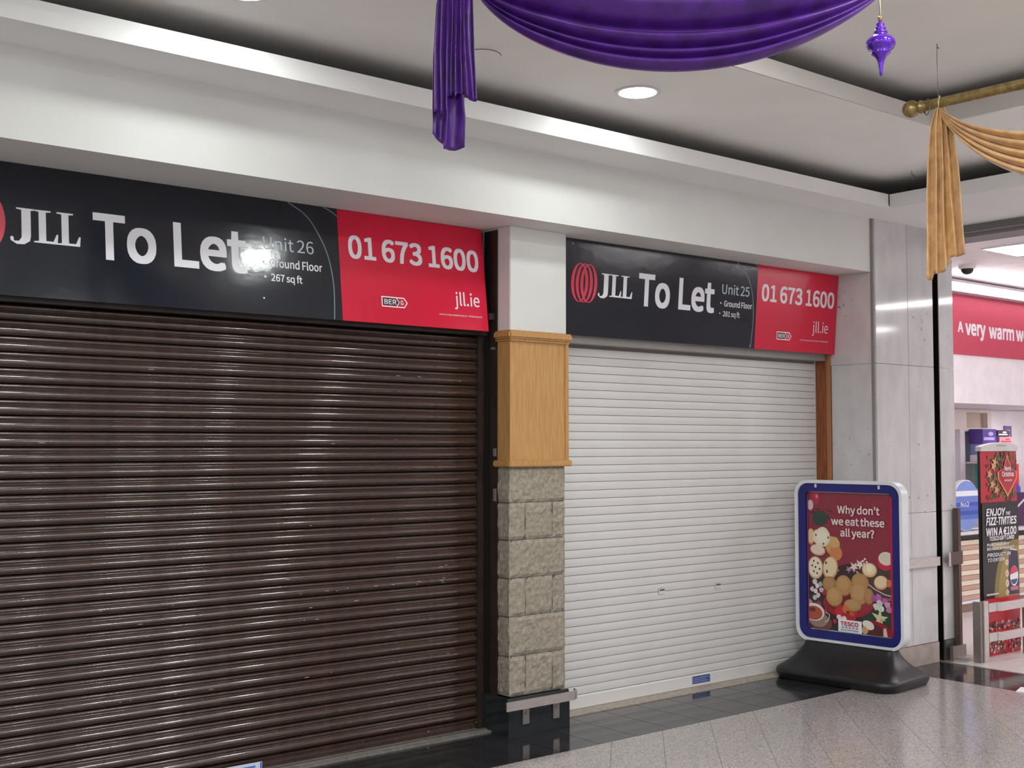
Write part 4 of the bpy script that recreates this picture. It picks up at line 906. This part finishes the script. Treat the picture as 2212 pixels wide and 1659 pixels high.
def chord(r, za, zb, col, n=10):
    pts = []
    for k in range(n+1): z = za+(zb-za)*k/n; pts.append((math.sqrt(max(0,r*r-z*z)), .235+z))
    for k in range(n, -1, -1): z = za+(zb-za)*k/n; pts.append((-math.sqrt(max(0,r*r-z*z)), .235+z))
    p.poly(pts, col)
for za, zb, col in ((-.238,-.13,(120,146,206)),(-.13,-.09,(84,112,190)),(-.09,-.05,(58,84,172)),(-.05,-.005,(84,110,196)),(-.005,.03,(60,86,184)),(.03,.09,(110,132,206)),(.09,.14,(232,236,246)),(.14,.238,(130,150,216))): chord(.238, za, zb, col)
p.build('roundel_print', M['print'], dsr); text('No2', -.12, .225, .042, dsr, M['ink'], width=.16, bold=.03, off=.0335)
B((-.30,.0,.0), (.46,.05,.012)).build('foot', M['frame'], dsr)
rs = B((0,0,0), (.30,.30,.34)).build('display_bin', mat('plum_bin', (70,28,74), .4), bevel=.01); rs.location = (11.62,6.24,.765); tag(rs, 'plum and blue display bin on the counter at the right edge', 'bin')
bb = MB().lathe([(.16,0),(.16,.05),(.11,.13),(.03,.17)], (.15,.15,.34), 20).build('bin_lid', mat('blue_lid', (50,70,190), .35), rs, smooth=math.radians(40))
p = Paint(.0006); p.band([(.02,.05),(.14,.20),(.28,.27)], .025, (220,206,226)); p.build('bin_print', M['print'], rs)
ts = goods('till_stand', 'slim black and white till stand behind the totem on the right', (12.3,6.9,.9), (12.36,6.96,1.40), M['frame']); ts.location = (13.54,6.98,.94)
B((-.03,-.01,.40), (.03,.03,.50)).build('screen', M['black'], ts)

# totem
tt = thing('totem', 'tall black and red festive promotional totem with a grey cap behind the steel barrier', 'totem', (8.50,4.80,0))
TW = .535
B((0,0,.0), (TW,.022,1.545)).build('body', mat('totem_black', (36,32,33), .35), tt)
MB().prism([(-.005,1.545),(-.005,1.578),(.06,1.592),(.20,1.608),(.34,1.612),(.48,1.600),(TW+.005,1.578),(TW+.005,1.545)], -.012, .034, lambda u,v,t: (u,t,v)).build('cap', mat('grey_cap', (206,202,202), .4), tt)
B((.23,-.015,1.583), (.36,-.011,1.592)).build('cap_slot', mat('mauve_grey', (170,150,156), .5), tt)
p = Paint(.0006, clip=(0,TW,0,1.545))
p.rect(0,1.155,TW,1.545,(186,36,54))
rr = random.Random(8)
for k in range(260):
    x = rr.uniform(.10,TW-.01); z = 1.35+rr.uniform(-.19,.18); 
    if abs(x-.33) > .26 or (x < .2 and rr.random() < .5): continue
    a = rr.uniform(0,6.3); p.poly([(x,z),(x+.05*math.cos(a),z+.05*math.sin(a)),(x+.05*math.cos(a+.6),z+.05*math.sin(a+.6))], rr.choice([(74,84,52),(96,100,66),(60,76,50),(112,106,74),(54,68,44),(150,60,56)]))
for x, z in ((.18,1.43),(.12,1.37),(.16,1.29),(.22,1.25),(.20,1.46)): p.poly([(x+(.045 if k%2==0 else .018)*math.cos(math.pi*k/5), z+(.045 if k%2==0 else .018)*math.sin(math.pi*k/5)) for k in range(10)], (206,160,110))
dm = lambda a, b: [(.385-a,1.355),(.385,1.355-b),(.385+a,1.355),(.385,1.355+b)]
sh8 = lambda a, b: [(.385-a,1.385),(.385-a,1.335),(.385,1.355-b),(.385+a,1.335),(.385+a,1.385),(.385+a*.42,1.41),(.385,1.355+b),(.385-a*.42,1.41)]
p.poly(sh8(.145,.165), (214,150,96)); p.poly(sh8(.128,.145), (176,36,48))
p.rect(0,.43,TW,1.155,(34,31,32))
p.disc(.235,.845,.105,.055,(168,150,84)); p.rect(.10,.85,.37,.92,(34,31,32))
p.poly([(.16,.43)]+[(.16+.30*(1-math.cos(math.pi/2*k/10))+.0,.43+.43*math.sin(math.pi/2*k/10)) for k in range(11)]+[(TW,.86),(TW,.43)], (128,112,58))
p.poly([(.22,.43)]+[(.22+.26*(1-math.cos(math.pi/2*k/10)),.43+.38*math.sin(math.pi/2*k/10)) for k in range(11)]+[(TW,.81),(TW,.43)], (150,132,74))
p.poly([(.36,.44),(.372,.66),(.385,.775),(.40,.795),(.50,.78),(.515,.76),(.528,.66),(.528,.44)], (44,42,66)); p.poly([(.395,.785),(.40,.795),(.505,.78),(.50,.772)], (220,216,220))
for z, r in ((.69,.022),(.605,.027),(.53,.028),(.46,.02)): p.disc(.352,z,.024,r,(226,196,178)); p.disc(.352,z,.012,r*.5,(206,150,140))
p.disc(.455,.58,.062,.078,(228,226,232)); p.disc(.452,.60,.056,.056,(206,60,84),a0=10,a1=190); p.disc(.452,.565,.054,.05,(60,74,120),a0=195,a1=350); p.rect(.40,.47,.515,.50,(186,110,126))
p.rect(.045,.455,.22,.468,(200,196,190))
p.rect(0,.0,TW,.43,(190,30,48))
for k in range(260):
    x = rr.uniform(0,TW); z = rr.choice([rr.uniform(0,.14),rr.uniform(.205,.235)]); a = rr.uniform(0,6.3)
    x = min(max(x,.03),TW-.03); z = max(z,.03)
    p.poly([(x,z),(x+.035*math.cos(a),z+.03*math.sin(a)),(x+.035*math.cos(a+.8),z+.03*math.sin(a+.8))], rr.choice([(66,84,50),(88,96,60),(206,120,140),(220,206,180),(160,20,50),(190,90,160)]))
p.build('wrap_print', M['print'], tt)
def tx(s, x, z, cap, wd, b=.05, it=.18): text(s, x, z, cap, tt, M['ink'], width=wd, bold=b, off=.012, italic=it)
text('Merry', .335, 1.395, .032, tt, M['ink'], width=.10, bold=.03, off=.012); text('Christmas', .295, 1.350, .036, tt, M['ink'], width=.18, bold=.03, off=.012); text('everyone', .325, 1.312, .018, tt, M['ink'], width=.12, bold=.02, off=.012)
tx('ENJOY', .045, 1.055, .052, .275); tx('THE', .335, 1.055, .022, .07); tx('FIZZ-TIVITIES', .045, .985, .055, .45)
tx('WIN A €100', .045, .905, .055, .45, it=.05); tx('TESCO GIFT CARD', .09, .868, .028, .37, it=.05)
tx('PURCHASE ANY', .05, .825, .02, .33, .04); tx('BIG NIGHT IN PRODUCT', .05, .795, .02, .40, .04); tx('PRODUCT IN', .05, .745, .026, .35, .04); tx('TO ENTER', .055, .708, .024, .25, .04)

# steel barrier in front of the totem
bt = thing('barrier', 'low brushed steel barrier with two rails at the shop entrance', 'barrier', (8.265,4.69,0))
B((0,0,0), (.035,.06,.44)).build('post', M['steel2'], bt, bevel=.003); B((.035,-.012,0), (.10,.02,.445)).build('post', M['steel'], bt, bevel=.003); B((.66,-.0,0), (.76,.03,.42)).build('post', M['steel2'], bt, bevel=.003)
for z0, z1 in ((.362,.425),(.145,.208)): MB().prism([(.10,0),(.235,.0),(.25,-.018),(.86,-.018),(.86,-.034),(.245,-.034),(.228,-.014),(.10,-.014)], z0, z1, lambda u,v,t: (u,v,t)).build('rail', M['steel'], bt)
lf = B((-.08,-.05,0), (.08,.05,.006)).build('card', mat('white_card', (236,232,234), .5)); lf.location = (7.585,3.99,0); lf.rotation_euler = (0,0,.3); tag(lf, 'small white card lying on the terrazzo floor at the right edge', 'card')
